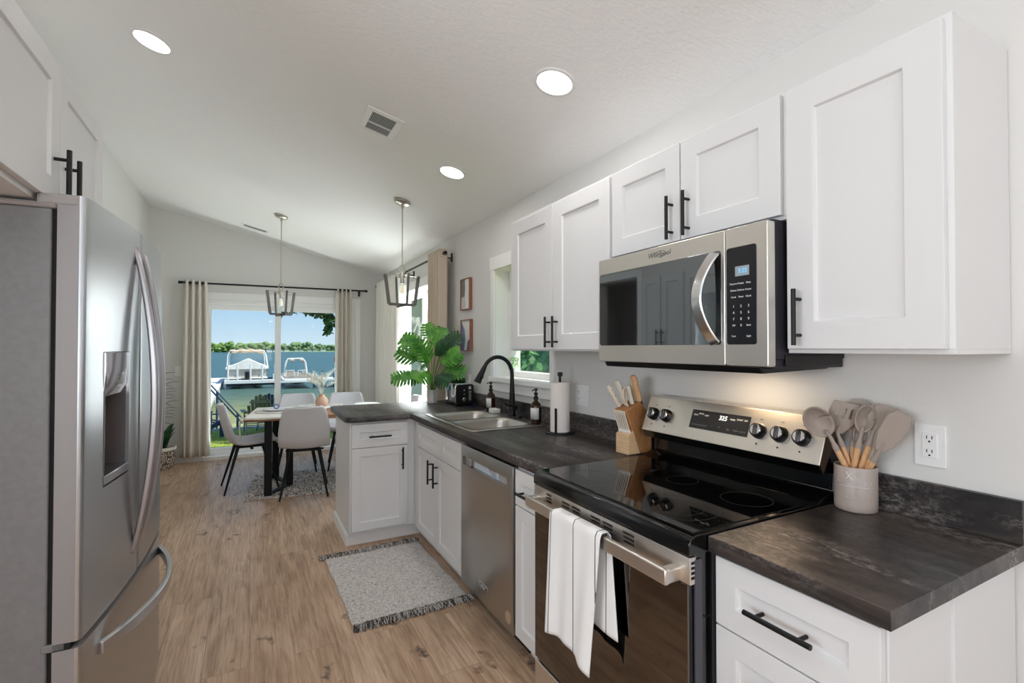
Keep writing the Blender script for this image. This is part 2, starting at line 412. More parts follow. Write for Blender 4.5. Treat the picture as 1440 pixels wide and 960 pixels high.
# ceiling / wall beads are plain; sliding door
d = thing('door_1', 'white framed sliding glass door to the lake', 'door', (0, WY, 0)); d['kind'] = 'structure'; del d['category']
m = M(); x0, x1, zt = SD
for a, b in (((x0-.07, WY-.018, 0), (x0, WY, zt+.09)), ((x1, WY-.018, 0), (x1+.07, WY, zt+.09)), ((x0, WY-.018, zt), (x1, WY, zt+.09))): m.box(a, b)
build('door_casing', m, m_trim, d, bevel=.003)
m = M(); m.box((x0, WY, 0), (x0+.04, WY+.15, zt)); m.box((x1-.04, WY, 0), (x1, WY+.15, zt)); m.box((x0+.04, WY, zt-.05), (x1-.04, WY+.15, zt)); m.box((x0+.04, WY-.03, 0), (x1-.04, WY+.16, .045))
build('door_frame', m, m_trim, d, bevel=.003)
for (a, b, y) in ((x0+.04, .345, WY+.085), (.275, x1-.04, WY+.035)):
    m = M(); w = .07
    m.box((a, y, .045), (a+w, y+.04, zt-.05)); m.box((b-w, y, .045), (b, y+.04, zt-.05)); m.box((a+w, y, zt-.05-w), (b-w, y+.04, zt-.05)); m.box((a+w, y, .045), (b-w, y+.04, .045+.085))
    s = build('sliding_sash', m, m_trim, d, bevel=.004)
    build('pane', M().box((a+w, y+.016, .13), (b-w, y+.024, zt-.12)), m_pane, s, smooth=0)
# windows in the right wall
def window(name, op, casing, mid=True, label=''):
    y0, y1, z0, z1 = op
    w = thing(name, label, 'window', (WX, (y0+y1)/2, z0)); w['kind'] = 'structure'; del w['category']
    m = M(); c = casing
    m.box((WX-.016, y0-c, z0-.0), (WX, y0, z1+.09)); m.box((WX-.016, y1, z0-.0), (WX, y1+c, z1+.09)); m.box((WX-.018, y0-c-.01, z1), (WX, y1+c+.01, z1+.1))
    m.box((WX-.014, y0-c, z0-.1), (WX, y1+c, z0-.031))
    build('window_trim', m, m_trim, w, bevel=.002)
    build('window_sill', M().box((WX-.03, y0-c-.01, z0-.03), (WX-.0005, y1+c+.01, z0+.006)).box((WX-.0005, y0+.001, z0-.0005), (WX+.22, y1-.001, z0+.006)), m_trim, w, bevel=.005)
    m = M(); f = .05; xa, xb = WX+.12, WX+.2
    m.box((xa, y0, z0), (xb, y0+f, z1)); m.box((xa, y1-f, z0), (xb, y1, z1)); m.box((xa, y0+f, z1-f), (xb, y1-f, z1)); m.box((xa, y0+f, z0), (xb, y1-f, z0+f))
    if mid: yc = (y0+y1)/2; m.box((xa, yc-.03, z0+f), (xb, yc+.03, z1-f))
    build('window_frame', m, m_trim, w, bevel=.004)
    build('pane', M().box((xa+.04, y0+f, z0+f), (xa+.048, y1-f, z1-f)), m_pane, w, smooth=0)
    m = M(); m.box((WX+.001, y0-.001, z0), (WX+.219, y0+.003, z1)); m.box((WX+.001, y1-.003, z0), (WX+.219, y1+.001, z1)); m.box((WX+.001, y0, z1-.003), (WX+.219, y1, z1+.001))
    build('jamb_liner', m, m_trim, w, smooth=0)
window('window_1', SW, .05, False, 'white framed window over the kitchen sink')
window('window_2', DW_, .08, True, 'wide white framed window beside the dining table')
m = M(); m.box((WX+.22, -3.6, 2.2), (WX+.62, WY+.5, 2.26)); struct('trim_2', m, m_trim, smooth=0)   # unseen eave, its depth set to keep high sun off the dining floor

# ================================================================ CABINETRY
def shaker(m, O, U, V, w, h, th=.019, fr=.057, rec=.009):
    O, U, V = Vector(O), Vector(U), Vector(V); N = U.cross(V)
    def P(a, b, c): return O+U*a+V*b+N*c
    e = .004
    o4 = [P(0, 0, th), P(w, 0, th), P(w, h, th), P(0, h, th)]
    i4 = [P(fr, fr, th), P(w-fr, fr, th), P(w-fr, h-fr, th), P(fr, h-fr, th)]
    r4 = [P(fr+e, fr+e, th-rec), P(w-fr-e, fr+e, th-rec), P(w-fr-e, h-fr-e, th-rec), P(fr+e, h-fr-e, th-rec)]
    b4 = [P(0, 0, 0), P(w, 0, 0), P(w, h, 0), P(0, h, 0)]
    fs = [(8, 9, 10, 11), (15, 14, 13, 12)]
    for i in range(4):
        j = (i+1) % 4; fs += [(i, j, 4+j, 4+i), (4+i, 4+j, 8+j, 8+i), (12+i, 12+j, j, i)]
    return m.add(o4+i4+r4+b4, fs)
def handle(parent, c, ax, N, L=.156, sp=.1, name='handle'):
    c, ax, N = Vector(c), Vector(ax), Vector(N); m = M()
    k = c+N*.032
    m.cyl(k-ax*L/2, k+ax*L/2, .0062, n=14)
    for s in (-1, 1): m.cyl(c+ax*sp/2*s, k+ax*sp/2*s, .0048, n=10)
    return build(name, m, m_black, parent, bevel=.0006)
XF = 1.064   # carcass face of the base run
NX = Vector((-1, 0, 0)); UY = Vector((0, -1, 0)); UZ = Vector((0, 0, 1))
def front_right(parent, kind, ya, yb, za, zb, h=None, hz=None, xf=XF, fr=.057, L=.156):
    # door or drawer front on a face looking to -x; ya > yb
    m = M(); shaker(m, (xf, ya, za), UY, UZ, ya-yb, zb-za, fr=fr)
    d = build(kind, m, m_cab, parent, bevel=.0015)
    if h: handle(d, (xf-.019, h[0], h[1]), (0, 0, 1) if hz == 'v' else (0, 1, 0), (-1, 0, 0), L)
    return d
def base_body(parent, y0, y1, toe=True, end=None):
    m = M(); m.box((XF, y0, .1), (WX-.003, y1, .872)); m.box((1.13, y0, 0), (WX-.003, y1, .1))
    return build('carcass', m, m_cab, parent, bevel=.001)

# right end drawer base (nearest the camera)
c = thing('base_cabinet', 'white three-drawer base cabinet at the near end, right of the range', 'cabinet', (1.36, .68, 0))
base_body(c, .492, .862)
front_right(c, 'drawer', .857, .488, .697, .866, (.677, .779), 'h')
front_right(c, 'drawer', .857, .488, .412, .693, (.677, .60), 'h')
front_right(c, 'drawer', .857, .488, .112, .408, (.677, .31), 'h')
m = M(); m.box((1.32, .478, .1), (1.41, .4915, .872)); m.box((XF+.002, .484, 0), (WX-.004, .4915, .872)); build('end_panel', m, m_cab, c, bevel=.001)
# narrow base between range and dishwasher
c = thing('base_cabinet', 'narrow white base cabinet with one drawer, between dishwasher and range', 'cabinet', (1.36, 1.79, 0))
base_body(c, 1.636, 1.930)
front_right(c, 'drawer', 1.925, 1.641, .697, .853, (1.8, .762), 'h', L=.14)
front_right(c, 'door', 1.925, 1.641, .115, .692)
# sink base
c = thing('base_cabinet', 'white sink base cabinet with two doors and two false drawer fronts', 'cabinet', (1.36, 3.0, 0))
m = M(); m.box((XF, 2.562, .1), (WX-.003, 3.49, .72)); m.box((XF, 2.562, .72), (XF+.02, 3.49, .872)); m.box((1.13, 2.562, 0), (WX-.003, 3.59, .1)); build('carcass', m, m_cab, c, bevel=.001)
front_right(c, 'drawer_front', 3.40, 2.915, .697, .853); front_right(c, 'drawer_front', 2.909, 2.566, .697, .853)
front_right(c, 'door', 3.40, 2.987, .115, .692, (3.06, .587), 'v')
front_right(c, 'door', 2.981, 2.566, .115, .692, (2.955, .587), 'v')
# peninsula base, front facing the camera (-y)
YF = 3.529
c = thing('peninsula_cabinet', 'white peninsula base cabinet with one drawer and one door, rug in front', 'cabinet', (.9, 3.85, 0))
m = M(); m.box((.615, YF, .1), (1.063, 4.14, .872)); m.box((1.063, 3.492, .1), (WX-.003, 4.14, .872)); m.box((.635, 3.60, 0), (WX-.003, 4.12, .1)); build('carcass', m, m_cab, c, bevel=.001)
def front_pen(kind, xa, xb, za, zb, h, hz):
    m = M(); shaker(m, (xa, YF, za), (1, 0, 0), UZ, xb-xa, zb-za)
    d = build(kind, m, m_cab, c, bevel=.0015)
    handle(d, (h[0], YF-.019, h[1]), (0, 0, 1) if hz == 'v' else (1, 0, 0), (0, -1, 0)); return d
front_pen('drawer', .617, 1.012, .695, .858, (.807, .770), 'h'); front_pen('door', .617, 1.012, .118, .690, (.969, .600), 'v')
m = M(); m.prism([(YF-.002, .1), (YF-.002, .872), (4.15, .872), (4.15, 0), (3.598, 0), (3.598, .1)], .605, .615, 'x'); build('end_panel', m, m_cab, c, bevel=.001)
m = M(); m.box((.591, 3.585, 0), (.605, 4.16, .085)); m.box((.605, 3.585, 0), (1.13, 3.5995, .085)); build('toe_trim', m, m_trim, c, bevel=.003)

# upper cabinets
XU = 1.366
def upper(name, label, y0, y1, z0, z1, doors, extra=None):
    c = thing(name, label, 'cabinet', ((XU+WX)/2, (y0+y1)/2, z0))
    m = M(); m.box((XU, y0, z0+.012), (WX-.002, y1, z1)); m.box((XU, y0, z0), (XU+.019, y1, z0+.012)); m.box((XU+.019, y0, z0), (WX-.002, y0+.016, z0+.012)); m.box((XU+.019, y1-.016, z0), (WX-.002, y1, z0+.012))
    build('carcass', m, m_cab, c, bevel=.001)
    for (ya, yb, za, zb, hy, hzc) in doors: front_right(c, 'door', ya, yb, za, zb, (hy, hzc), 'v', xf=XU, fr=.075 if z1-z0 > .5 else .068)
    return c
upper('wall_cabinet', 'tall white single-door wall cabinet at the near right, above the utensil crock', .485, .864, 1.378, 2.141, [(.856, .497, 1.39, 2.128, .818, 1.478)])
upper('wall_cabinet', 'short white two-door wall cabinet above the microwave', .867, 1.628, 1.766, 2.141, [(1.622, 1.251, 1.778, 2.128, 1.283, 1.862), (1.245, .874, 1.778, 2.128, 1.207, 1.862)])
upper('wall_cabinet', 'white two-door wall cabinet left of the microwave, beside the sink window', 1.631, 2.568, 1.378, 2.141, [(2.53, 2.085, 1.386, 2.122, 2.108, 1.474), (2.079, 1.637, 1.386, 2.126, 2.040, 1.474)])
# cabinet above the refrigerator (faces +x)
c = thing('fridge_cabinet', 'white two-door cabinet on the left wall above the refrigerator', 'cabinet', (-.8, 1.8, 1.78))
XL_ = -.494
build('carcass', M().box((LX+.002, 1.365, 1.775), (XL_, 2.235, 2.19)), m_cab, c, bevel=.001)
for (ya, yb, hy) in ((1.35, 1.786, 1.742), (1.79, 2.226, 1.832)):
    m = M(); shaker(m, (XL_, ya, 1.79), (0, 1, 0), UZ, yb-ya, .385, fr=.062)
    dd = build('door', m, m_cab, c, bevel=.0015); handle(dd, (XL_+.019, hy, 1.855), (0, 0, 1), (1, 0, 0))
# closet doors along the left wall beyond the refrigerator
for i, (ya, yb, hy) in enumerate(((2.70, 3.30, None), (3.31, 3.60, 3.57), (3.61, 3.88, 3.64))):
    c = thing('closet_door', ['wide white panelled closet door beside the refrigerator', 'white closet door with black pull, hinged nearer the refrigerator', 'white closet door with black pull, beside the hall opening'][i], 'door', (LX, (ya+yb)/2, 0))
    m = M(); shaker(m, (LX+.004, ya, .02), (0, 1, 0), UZ, yb-ya, 2.1, th=.03, fr=.07)
    dd = build('door_leaf', m, m_cab, c, bevel=.0015)
    if hy: handle(dd, (LX+.034, hy, 1.5), (0, 0, 1), (1, 0, 0), .16)
# window and rod of the hall room (reflected)
w = thing('window_3', 'window of the next room', 'window', (-3.5, 5.05, .9)); w['kind'] = 'structure'; del w['category']
m = M()
for a, b in (((-3.56, 4.6, .9), (-3.48, 4.66, 1.9)), ((-3.56, 5.44, .9), (-3.48, 5.5, 1.9)), ((-3.56, 4.66, 1.84), (-3.48, 5.44, 1.9)), ((-3.56, 4.66, .9), (-3.48, 5.44, .96)), ((-3.56, 5.02, .96), (-3.48, 5.08, 1.84))): m.box(a, b)
build('window_frame', m, m_trim, w)

# ================================================================ COUNTERTOPS
CT, CZ, CX = .9145, .8755, 1.029
c = thing('countertop', 'short dark stone-look countertop right of the range', 'countertop', (1.35, .66, CZ))
build('slab', M().box((CX, .4636, CZ), (WX-.002, .866, CT)), m_ctr, c, bevel=.0012)
build('backsplash', M().box((WX-.021, .4636, CT), (WX-.002, .866, CT+.105)), m_ctr, c, bevel=.0012)
c = thing('countertop', 'long L-shaped dark countertop with sink and rounded peninsula end', 'countertop', (1.35, 3.0, CZ))
P_ = [(CX, 1.632), (WX-.002, 1.632), (WX-.002, 4.262)]
P_ += [(.574+.03-.03*math.sin(R(a)), 4.262-.03+.03*math.cos(R(a))) for a in (0, 30, 60, 90)]
P_ += [(.574+.06-.06*math.cos(R(a)), 3.49+.06-.06*math.sin(R(a))) for a in (0, 22, 45, 67, 90)]
P_ += [(CX-.012, 3.49), (CX-.004, 3.486), (CX, 3.478)]
m = M().prism(P_, CZ, CT)
cut = M().prism(rrect(1.36, 2.975, .47, .78, .05), CZ-.1, CT+.1)
build('slab', m, m_ctr, c, bevel=.0012, cut=cut)
build('backsplash', M().box((WX-.021, 1.632, CT), (WX-.002, 4.0, CT+.105)), m_ctr, c, bevel=.0012)

# ================================================================ SINK, FAUCET
c = thing('sink', 'stainless double-bowl drop-in sink in the dark countertop', 'sink', (1.36, 2.975, CT))
m = M().prism(rrect(1.36, 2.975, .52, .84, .04), CT, CT+.006)
hole = M().prism(rrect(1.325, 3.175, .39, .355, .07), CT-.1, CT+.1).prism(rrect(1.325, 2.775, .39, .355, .07), CT-.1, CT+.1)
build('rim', m, m_sink, c, bevel=.002, cut=hole)
for yc in (3.175, 2.775):
    m = M(); rs = []
    for (w, h, r, z) in ((.408, .373, .08, .008), (.398, .363, .075, .0085), (.386, .351, .07, .003), (.376, .342, .07, -.02), (.362, .33, .07, -.14), (.33, .3, .08, -.165), (.1, .1, .045, -.17), (.08, .08, .036, -.176)):
        rs.append([(x, y, CT+z) for x, y in rrect(1.325, yc, w, h, r)])
    m.rings(rs, cap0=False); build('bowl', m, m_sink, c, smooth=60, recalc=False)
    build('drain', M().lathe([(.0, .0), (.036, .0), (.036, .004), (.03, .002), (0, .001)], (1.325, yc, CT-.1745)), m_chrome, c)
c = thing('faucet', 'matte black pull-down gooseneck faucet behind the sink', 'faucet', (1.603, 3.0, CT))
FX, FY = 1.603, 3.0
m = M().lathe([(0, 0), (.028, 0), (.028, .006), (.024, .012), (.0235, .05), (.02, .13), (.0155, .22), (.014, .26)], (FX, FY, CT+.006))
pts = [(FX, FY, CT+.24), (FX, FY, CT+.29)]
for a in range(0, 166, 12): pts.append((FX-.112+.112*math.cos(R(a)), FY, CT+.295+.122*math.sin(R(a))))
m.tube(pts, .0135, 16)
build('spout', m, m_black, c, bevel=.0006)
e = Vector(pts[-1]); dn = (Vector(pts[-1])-Vector(pts[-2])).normalized()
m = M().lathe([(.0, -.01), (.0150, -.01), (.0185, .03), (.023, .085), (.0255, .108), (.0, .108)], e, 20, dn); kq = e+dn*.06; m.bar([kq+Vector((.018, 0, .02)), kq+Vector((.012, 0, -.018))], .014, .016, up=(1, 0, 0))
build('spray_head', m, m_black, c, bevel=.001)
m = M().cyl((FX, FY, CT+.068), (FX-.004, FY-.052, CT+.068), .0195, n=20); build('valve_body', m, m_black, c, bevel=.002)
m = M().tube([(FX-.004, FY-.04, CT+.07), (FX-.06, FY-.052, CT+.09), (FX-.1, FY-.06, CT+.108)], [.008, .0055, .006], 10); build('lever', m, m_black, c)
tag(build('drain_cap', M().lathe([(0, 0), (.026, 0), (.026, .01), (.02, .016), (0, .016)], (0, 0, 0)), m_black, loc=None), 'small round black air-gap cap on the sink rim beside the faucet', 'cap').location = (1.59, 2.89, CT+.006)

# ================================================================ DISHWASHER
c = thing('dishwasher', 'stainless dishwasher with recessed pocket handle and paper sticker', 'dishwasher', (1.35, 2.25, 0))
build('tub', M().box((1.07, 1.945, .1), (1.62, 2.552, .86)).box((1.13, 1.945, 0), (1.6, 2.552, .1)), m_blackp, c)
dx = 1.041
m = M().box((dx, 1.942, .1), (1.075, 2.555, .858))
d = build('door', m, m_steeld, c, bevel=.004, cut=M().box((dx-.01, 2.0, .752), (dx+.022, 2.532, .795)))
mp = M().box((dx+.018, 2.0, .752), (dx+.0225, 2.532, .795)); build('pocket_panel', mp, mat('pocket_grey', (176, 176, 176), .35), d)
build('pocket_lip', M().box((dx-.001, 2.42, .756), (dx+.02, 2.475, .7945)), m_steeld, d, bevel=.002)
build('paper_sticker', M().box((dx+.0165, 2.12, .7535), (dx+.0185, 2.41, .792)), mat('sticker_paper', (206, 216, 226), .6), d)
m = M()
for k in range(4): m.box((dx+.0158, 2.14+.004*k, .759+k*.008), (dx+.0166, 2.20+.01*k, .762+k*.008))
build('sticker_print', m, m_printd, d)
build('badge', M().box((dx-.002, 2.206, .178), (dx+.001, 2.30, .202)), m_chrome, d, bevel=.001)
build('badge_face', M().box((dx-.0028, 2.213, .183), (dx-.0015, 2.293, .197)), m_blackp, d)
text('lettering', 'Whirlpool', .014, frame_mx((dx-.0035, 2.253, .19), (0, -1, 0), (0, 0, 1)), m_print, d)
build('round_sticker', M().cyl((dx-.0012, 1.985, .165), (dx+.001, 1.985, .165), .028, n=28), mat('sticker_gold', (172, 150, 126), .4), d)
# ================================================================ RANGE
RY0, RY1 = .869, 1.629
c = thing('range', 'freestanding electric range, black glass top and stainless control panel', 'stove', (1.3, 1.25, 0))
m = M(); m.box((.99, RY0+.004, .05), (1.655, RY1-.004, .88)); m.box((1.02, RY0+.02, 0), (1.6, RY1-.02, .05))
build('body', m, m_enamel, c, bevel=.003)
# oven door
d = build('oven_door', M().box((.972, RY0+.006, .215), (1.0, RY1-.006, .80)), m_blackp, c, bevel=.004)
build('window_glass', M().box((.966, RY0+.008, .217), (.973, RY1-.008, .798)), m_ovgl, d, bevel=.001)
build('badge', M().lathe([(0, 0), (.014, 0), (.014, .002), (.0, .003)], (.9655, 1.235, .24), 20, (-1, 0, 0)), m_chrome, d)
m = M().box((.967, RY0+.001, .800), (.989, RY1-.001, .868))
cut = M()
def ysl(a, b, n, z0, z1):
    h = (z1-z0)/n
    for k in range(n): cut.box((.95, a, z0+k*h), (1.02, b, z0+(k+.6)*h))
for (a, b) in ((1.505, 1.54), (1.39, 1.44), (1.33, 1.38), (1.225, 1.275), (1.165, 1.215), (1.07, 1.12)): ysl(a, b, 3, .824, .861)
vs = build('vent_strip', m, m_steel, c, bevel=.001, cut=cut)
build('slot_shade', M().box((.974, 1.06, .822), (.9785, 1.55, .864)), m_dark, vs)  # dark sheet standing in for the shade inside the vent slots
m = M()
for k in range(4): m.box((.972, RY0+.0004, .813+k*.0125), (.984, RY0+.0012, .820+k*.0125))
build('side_slots', m, m_dark, vs)
# handle: a broad flat bar
m = M().box((.915, .90, .797), (.931, 1.61, .837)); h = build('oven_handle', m, m_steel, c, bevel=.004)
for q0 in (.90, 1.58): build('bracket', M().box((.925, q0, .80), (.97, q0+.03, .834)), m_steel, h, bevel=.003)
# storage drawer
build('drawer', M().box((.966, RY0+.006, .045), (.99, RY1-.006, .205)), m_steel, c, bevel=.004)
# side strips
build('side_trim', M().box((.985, RY0+.0005, .06), (1.01, RY0+.0045, .86)).box((1.05, RY0+.0005, .06), (1.09, RY0+.0045, .88)), mat('side_grey', (84, 84, 92), .3, .5), c)
# cooktop
m = M(); prof = [(.965, .872), (.965, .902), (.972, .915), (.99, .921), (1.60, .921), (1.60, .872)]
m.prism(prof, RY0, RY1, 'y'); top = build('cooktop_frame', m, m_enamel, c, bevel=.002)
gl = build('cooktop_glass', M().box((.993, RY0+.014, .9205), (1.52, RY1-.014, .9235)), m_blackgl, c, bevel=.001)
def ring(cx, cy, r, w=.0009):
    m = M(); n = 64
    m.rings([[(cx+rr*math.cos(2*PI*j/n), cy+rr*math.sin(2*PI*j/n), z) for j in range(n)] for rr, z in ((r-w, .9235), (r-w, .9238), (r, .9238), (r, .9235))], cyc=True); return build('burner_ring', m, m_ring, gl)
for cx, cy, r in ((1.115, 1.045, .115), (1.115, 1.045, .072), (1.085, 1.44, .10), (1.36, 1.0, .075), (1.355, 1.25, .055), (1.355, 1.47, .075)): ring(cx, cy, r)
# backguard
m = M(); m.prism([(1.52, .921), (1.545, .935), (1.60, .945), (1.60, 1.03), (1.655, 1.03), (1.655, .88), (1.52, .88)], RY0+.002, RY1-.002, 'y'); build('backguard_riser', m, m_enamel, c, bevel=.003)
m = M(); m.prism([(1.535, 1.006), (1.52, 1.036), (1.575, 1.176), (1.605, 1.18), (1.64, 1.17), (1.645, 1.0)], RY0, RY1, 'y'); bgd = build('backguard', m, m_enamel, c, bevel=.002)
a, b = Vector((1.52, 0, 1.036)), Vector((1.575, 0, 1.176)); up = (b-a).normalized(); nn = Vector((-up.z, 0, up.x))
def cp(y, s, o=0): q = a+(b-a)*s+nn*o; return Vector((q.x, y, q.z))
m = M(); pf = [(a+nn*.002), (b+nn*.002+up*.002), Vector((1.607, 0, 1.183)), Vector((1.607, 0, 1.178)), b-nn*.002, a-nn*.002]
m.prism([(q.x, q.z) for q in pf], RY0-.001, RY1+.001, 'y'); cpn = build('control_panel', m, m_steel, c, bevel=.0012)
m_cap = mat('cap_bronze', (96, 78, 62), .35, .6)
for q0, q1 in ((RY0-.0015, RY0+.001), (RY1-.001, RY1+.0015)): build('side_cap', M().prism([(1.523, 1.036), (1.575, 1.174), (1.64, 1.17), (1.60, 1.1), (1.54, 1.01)], q0, q1, 'y'), m_cap, c)
fm = lambda y, s, o=.0035: frame_mx(cp(y, s, o), (0, -1, 0), up)
m = M().box((-.128, -.037, 0), (.128, .037, .002)).xf(fm(1.253, .55, .002)); ds = build('display_panel', m, mat('display_black', (34, 34, 36), .15), cpn)
text('digits', '325', .024, fm(1.236, .66, .0045), m_digit, ds, shear=.1)
lab = [('BAKE', 1.36, .66), ('BROIL', 1.335, .70), ('KEEP', 1.31, .67), ('TIMER', 1.195, .66), ('START', 1.165, .68), ('OFF', 1.14, .68), ('COOK', 1.36, .4), ('LOCK', 1.335, .4), ('LIGHT', 1.31, .4), ('-', 1.275, .42), ('+', 1.245, .42), ('SET', 1.205, .4), ('TEMP', 1.175, .4), ('CLOCK', 1.147, .4)]
for s_, y_, k_ in lab: text('lettering', s_, .0085 if len(s_) > 1 else .014, fm(y_, k_, .0045), m_printd if k_ < .5 else m_print, ds)
m_grip = mat('knob_grip_grey', (92, 88, 90), .25, .8)
for y_ in (1.582, 1.508, 1.085, 1.009, .935):
    mx = frame_mx(cp(y_, .5, .002), (0, -1, 0), up)
    m = M().lathe([(0, 0), (.0275, 0), (.027, .005), (.025, .018), (.0225, .0225), (0, .023)], n=32); m.xf(mx); kb = build('knob', m, m_blackp, cpn)
    m = M().lathe([(0, .0225), (.0195, .0225), (.018, .0248), (0, .0248)], n=32); m.xf(mx); build('knob_face', m, m_chrome, kb)
    m = M().box((-.0055, -.021, .0225), (.0055, .021, .031)).xf(mx @ Matrix.Rotation(R(6), 4, 'Z')); build('knob_grip', m, m_grip, kb, bevel=.002)
    m = M().cyl((0, 0, 0), (0, 0, .001), .003, n=12); m.xf(mx @ Matrix.Translation((0, -.045, 0))); build('indicator_mark', m, m_blackp, cpn)
    text('knob_lettering', 'OFF', .007, mx @ Matrix.Translation((0, .041, .001)), m_printd, cpn)

# dish towel on the oven handle
def towel():
    m = M(); hw = (1.145, 1.415); zt, xf_ = .838, .912
    def path(v, s=0):   # v 0 front hem -> 1 back hem
        L1, L2 = .385, .30
        Lt = L1+.03+L2; d = v*Lt
        if d < L1: return xf_-.008, zt-(L1-d), d/L1
        if d < L1+.03:
            a = (d-L1)/.03*PI; return .923-.0195*math.cos(a), zt+.012*math.sin(a), 1
        return .944, zt-(d-L1-.03), 0
    def fn(u, v):
        x, z, k = path(v)
        front = v < .55
        if front:
            dr = 1-k
            y = hw[1]+.012*dr-u*(hw[1]-hw[0]+.0-.035*dr) ; x -= .012*dr*(.6+.4*math.sin(u*9+.6))+.004*math.sin(u*15+1)*(.3+dr)
            z -= dr*.045*(u-.55)**2*2-.0*u; z -= dr*(.03*u)
        else:
            dr = min(1, max(0, (zt-z)/.3)); y = hw[1]-.02-u*(hw[1]-hw[0]-.02) - .03*dr*(u > .5)*(u-.5)*2; x += .002*math.sin(u*13)*dr
        return (x, y, z)
    m.grid(fn, 48, 60)
    nu = 48; st = []
    for q, f in enumerate(m.f):
        i = q % nu
        m.m[q] = 1 if i in (12, 13) and 0 else 0
    return m
tw = towel()
m_tw = mat('striped_towel', (238, 237, 236), .95); t = NT(m_tw)
sy = t.n('ShaderNodeSeparateXYZ', {0: t.n('ShaderNodeTexCoord').outputs['Generated']}).outputs['Y']
acc = None
for p in (.16, .52, .93):
    k = t.math('LESS_THAN', t.math('ABSOLUTE', t.math('SUBTRACT', sy, p)), .006)
    acc = k if acc is None else t.math('MAXIMUM', acc, k)
t.base(t.mix(acc, lin((238, 237, 236)), lin((72, 72, 76)))); t.bump(t.noise(t.co(), 400, 2), .3, .001)
tag(build('dish_towel', tw, m_tw, loc=(.92, 1.28, .45), solid=.003, smooth=60, recalc=False), 'white dish towel with thin dark stripes hung over the oven handle', 'towel')

# ================================================================ MICROWAVE
MX = 1.28
c = thing('microwave', 'stainless over-the-range microwave with curved handle below short cabinet', 'microwave', (1.5, 1.25, 1.335))
m = M().box((MX+.03, .872, 1.36), (WX-.004, 1.626, 1.762)).box((1.31, .876, 1.332), (WX-.006, 1.622, 1.36)); build('housing', m, mat('microwave_side', (52, 50, 58), .4, .4), c, bevel=.002)
m = M().prism([(1.288, 1.338), (1.30, 1.318), (1.62, 1.326), (1.66, 1.338)], .90, 1.60, 'y'); build('vent_base', m, m_blackp, c, bevel=.003)
m = M().box((1.36, .868, 1.338), (1.63, .8725, 1.372)); build('side_grille', m, m_blackp, c, bevel=.001)
m = M().prism(rrect(1.318, 1.547, .616, .417, .006), MX, MX+.034, 'x'); m.v = [Vector(v) for v in m.v]
dr = build('door', m, m_steel, c, bevel=.002)
build('window_glass', M().prism(rrect(1.32, 1.549, .596, .292, .012), MX-.0015, MX+.002, 'x'), m_mirgl, dr, bevel=.0006)
m = M(); m.prism([(a_, b_) for a_, b_ in rrect(.938, 1.547, .138, .417, .006)], MX, MX+.034, 'x'); kp = build('control_side', m, m_steel, c, bevel=.002)
build('keypad', M().prism(rrect(.953, 1.549, .1, .292, .008), MX-.0015, MX+.002, 'x'), mat('keypad_black', (30, 30, 34), .12), kp, bevel=.0006)
build('display', M().box((MX-.0022, .926, 1.607), (MX-.001, .972, 1.636)), m_disp, kp)
mm = lambda y, z: frame_mx((MX-.0022, y, z), (0, -1, 0), (0, 0, 1))
text('digits', '3:25', .018, frame_mx((MX-.0028, .947, 1.6215), (0, -1, 0), (0, 0, 1)), mat('display_digits', (90, 170, 220), .4, emit=(120, 190, 235), es=.8), kp)
rows = [(1.585, ('Popcorn', 'Potato', 'Pizza')), (1.565, ('Reheat', 'Defrost', 'Power')), (1.545, ('Cook', 'Timer', 'Clock')), (1.517, '123'), (1.498, '456'), (1.479, '789'), (1.46, ('Off', '0', 'Start')), (1.428, ('Vent', '', 'Light'))]
for z_, cells in rows:
    for y_, s_ in zip((.978, .953, .928), cells):
        if s_: text('key_lettering', s_, .0075 if len(s_) > 1 else .0105, mm(y_, z_), m_print, kp)
# handle
m = M(); N = 22; pts = []
for i in range(N+1):
    q = i/N; pts.append((MX-.006-.052*math.sin(PI*q)**.8, 1.040+.028*math.sin(PI*q), 1.405+q*.284))
m.bar(pts, [.0095]*(N+1), [.034+.006*math.sin(PI*i/N) for i in range(N+1)], up=(-1, 0, 0)); build('handle', m, mat('handle_steel', (222, 222, 222), .18, 1), dr, bevel=.004)
text('brand_lettering', 'Whirlpool', .026, frame_mx((MX-.0008, 1.283, 1.727), (0, -1, 0), (0, 0, 1)), m_printd, dr, shear=.15)
m = M().tube([(MX-.001, 1.283+.022*math.cos(R(a))*1.3-.004, 1.727+.011*math.sin(R(a))) for a in range(0, 300, 20)], .0009, 6); build('brand_swirl', m, m_printd, dr)
lens = build('lamp_lens', M().box((1.42, 1.10, 1.316), (1.52, 1.28, 1.3205)), m_warmlens, c)
light('microwave_task_lamp', 'AREA', (1.50, 1.13, 1.312), (0, 0, 0), .65, (1, .76, .5), shape='RECTANGLE', size=.08, size_y=.14)

# ================================================================ REFRIGERATOR
FR = Matrix.Translation((-.387, 1.65, 0)) @ Matrix.Rotation(R(-3), 4, 'Z')
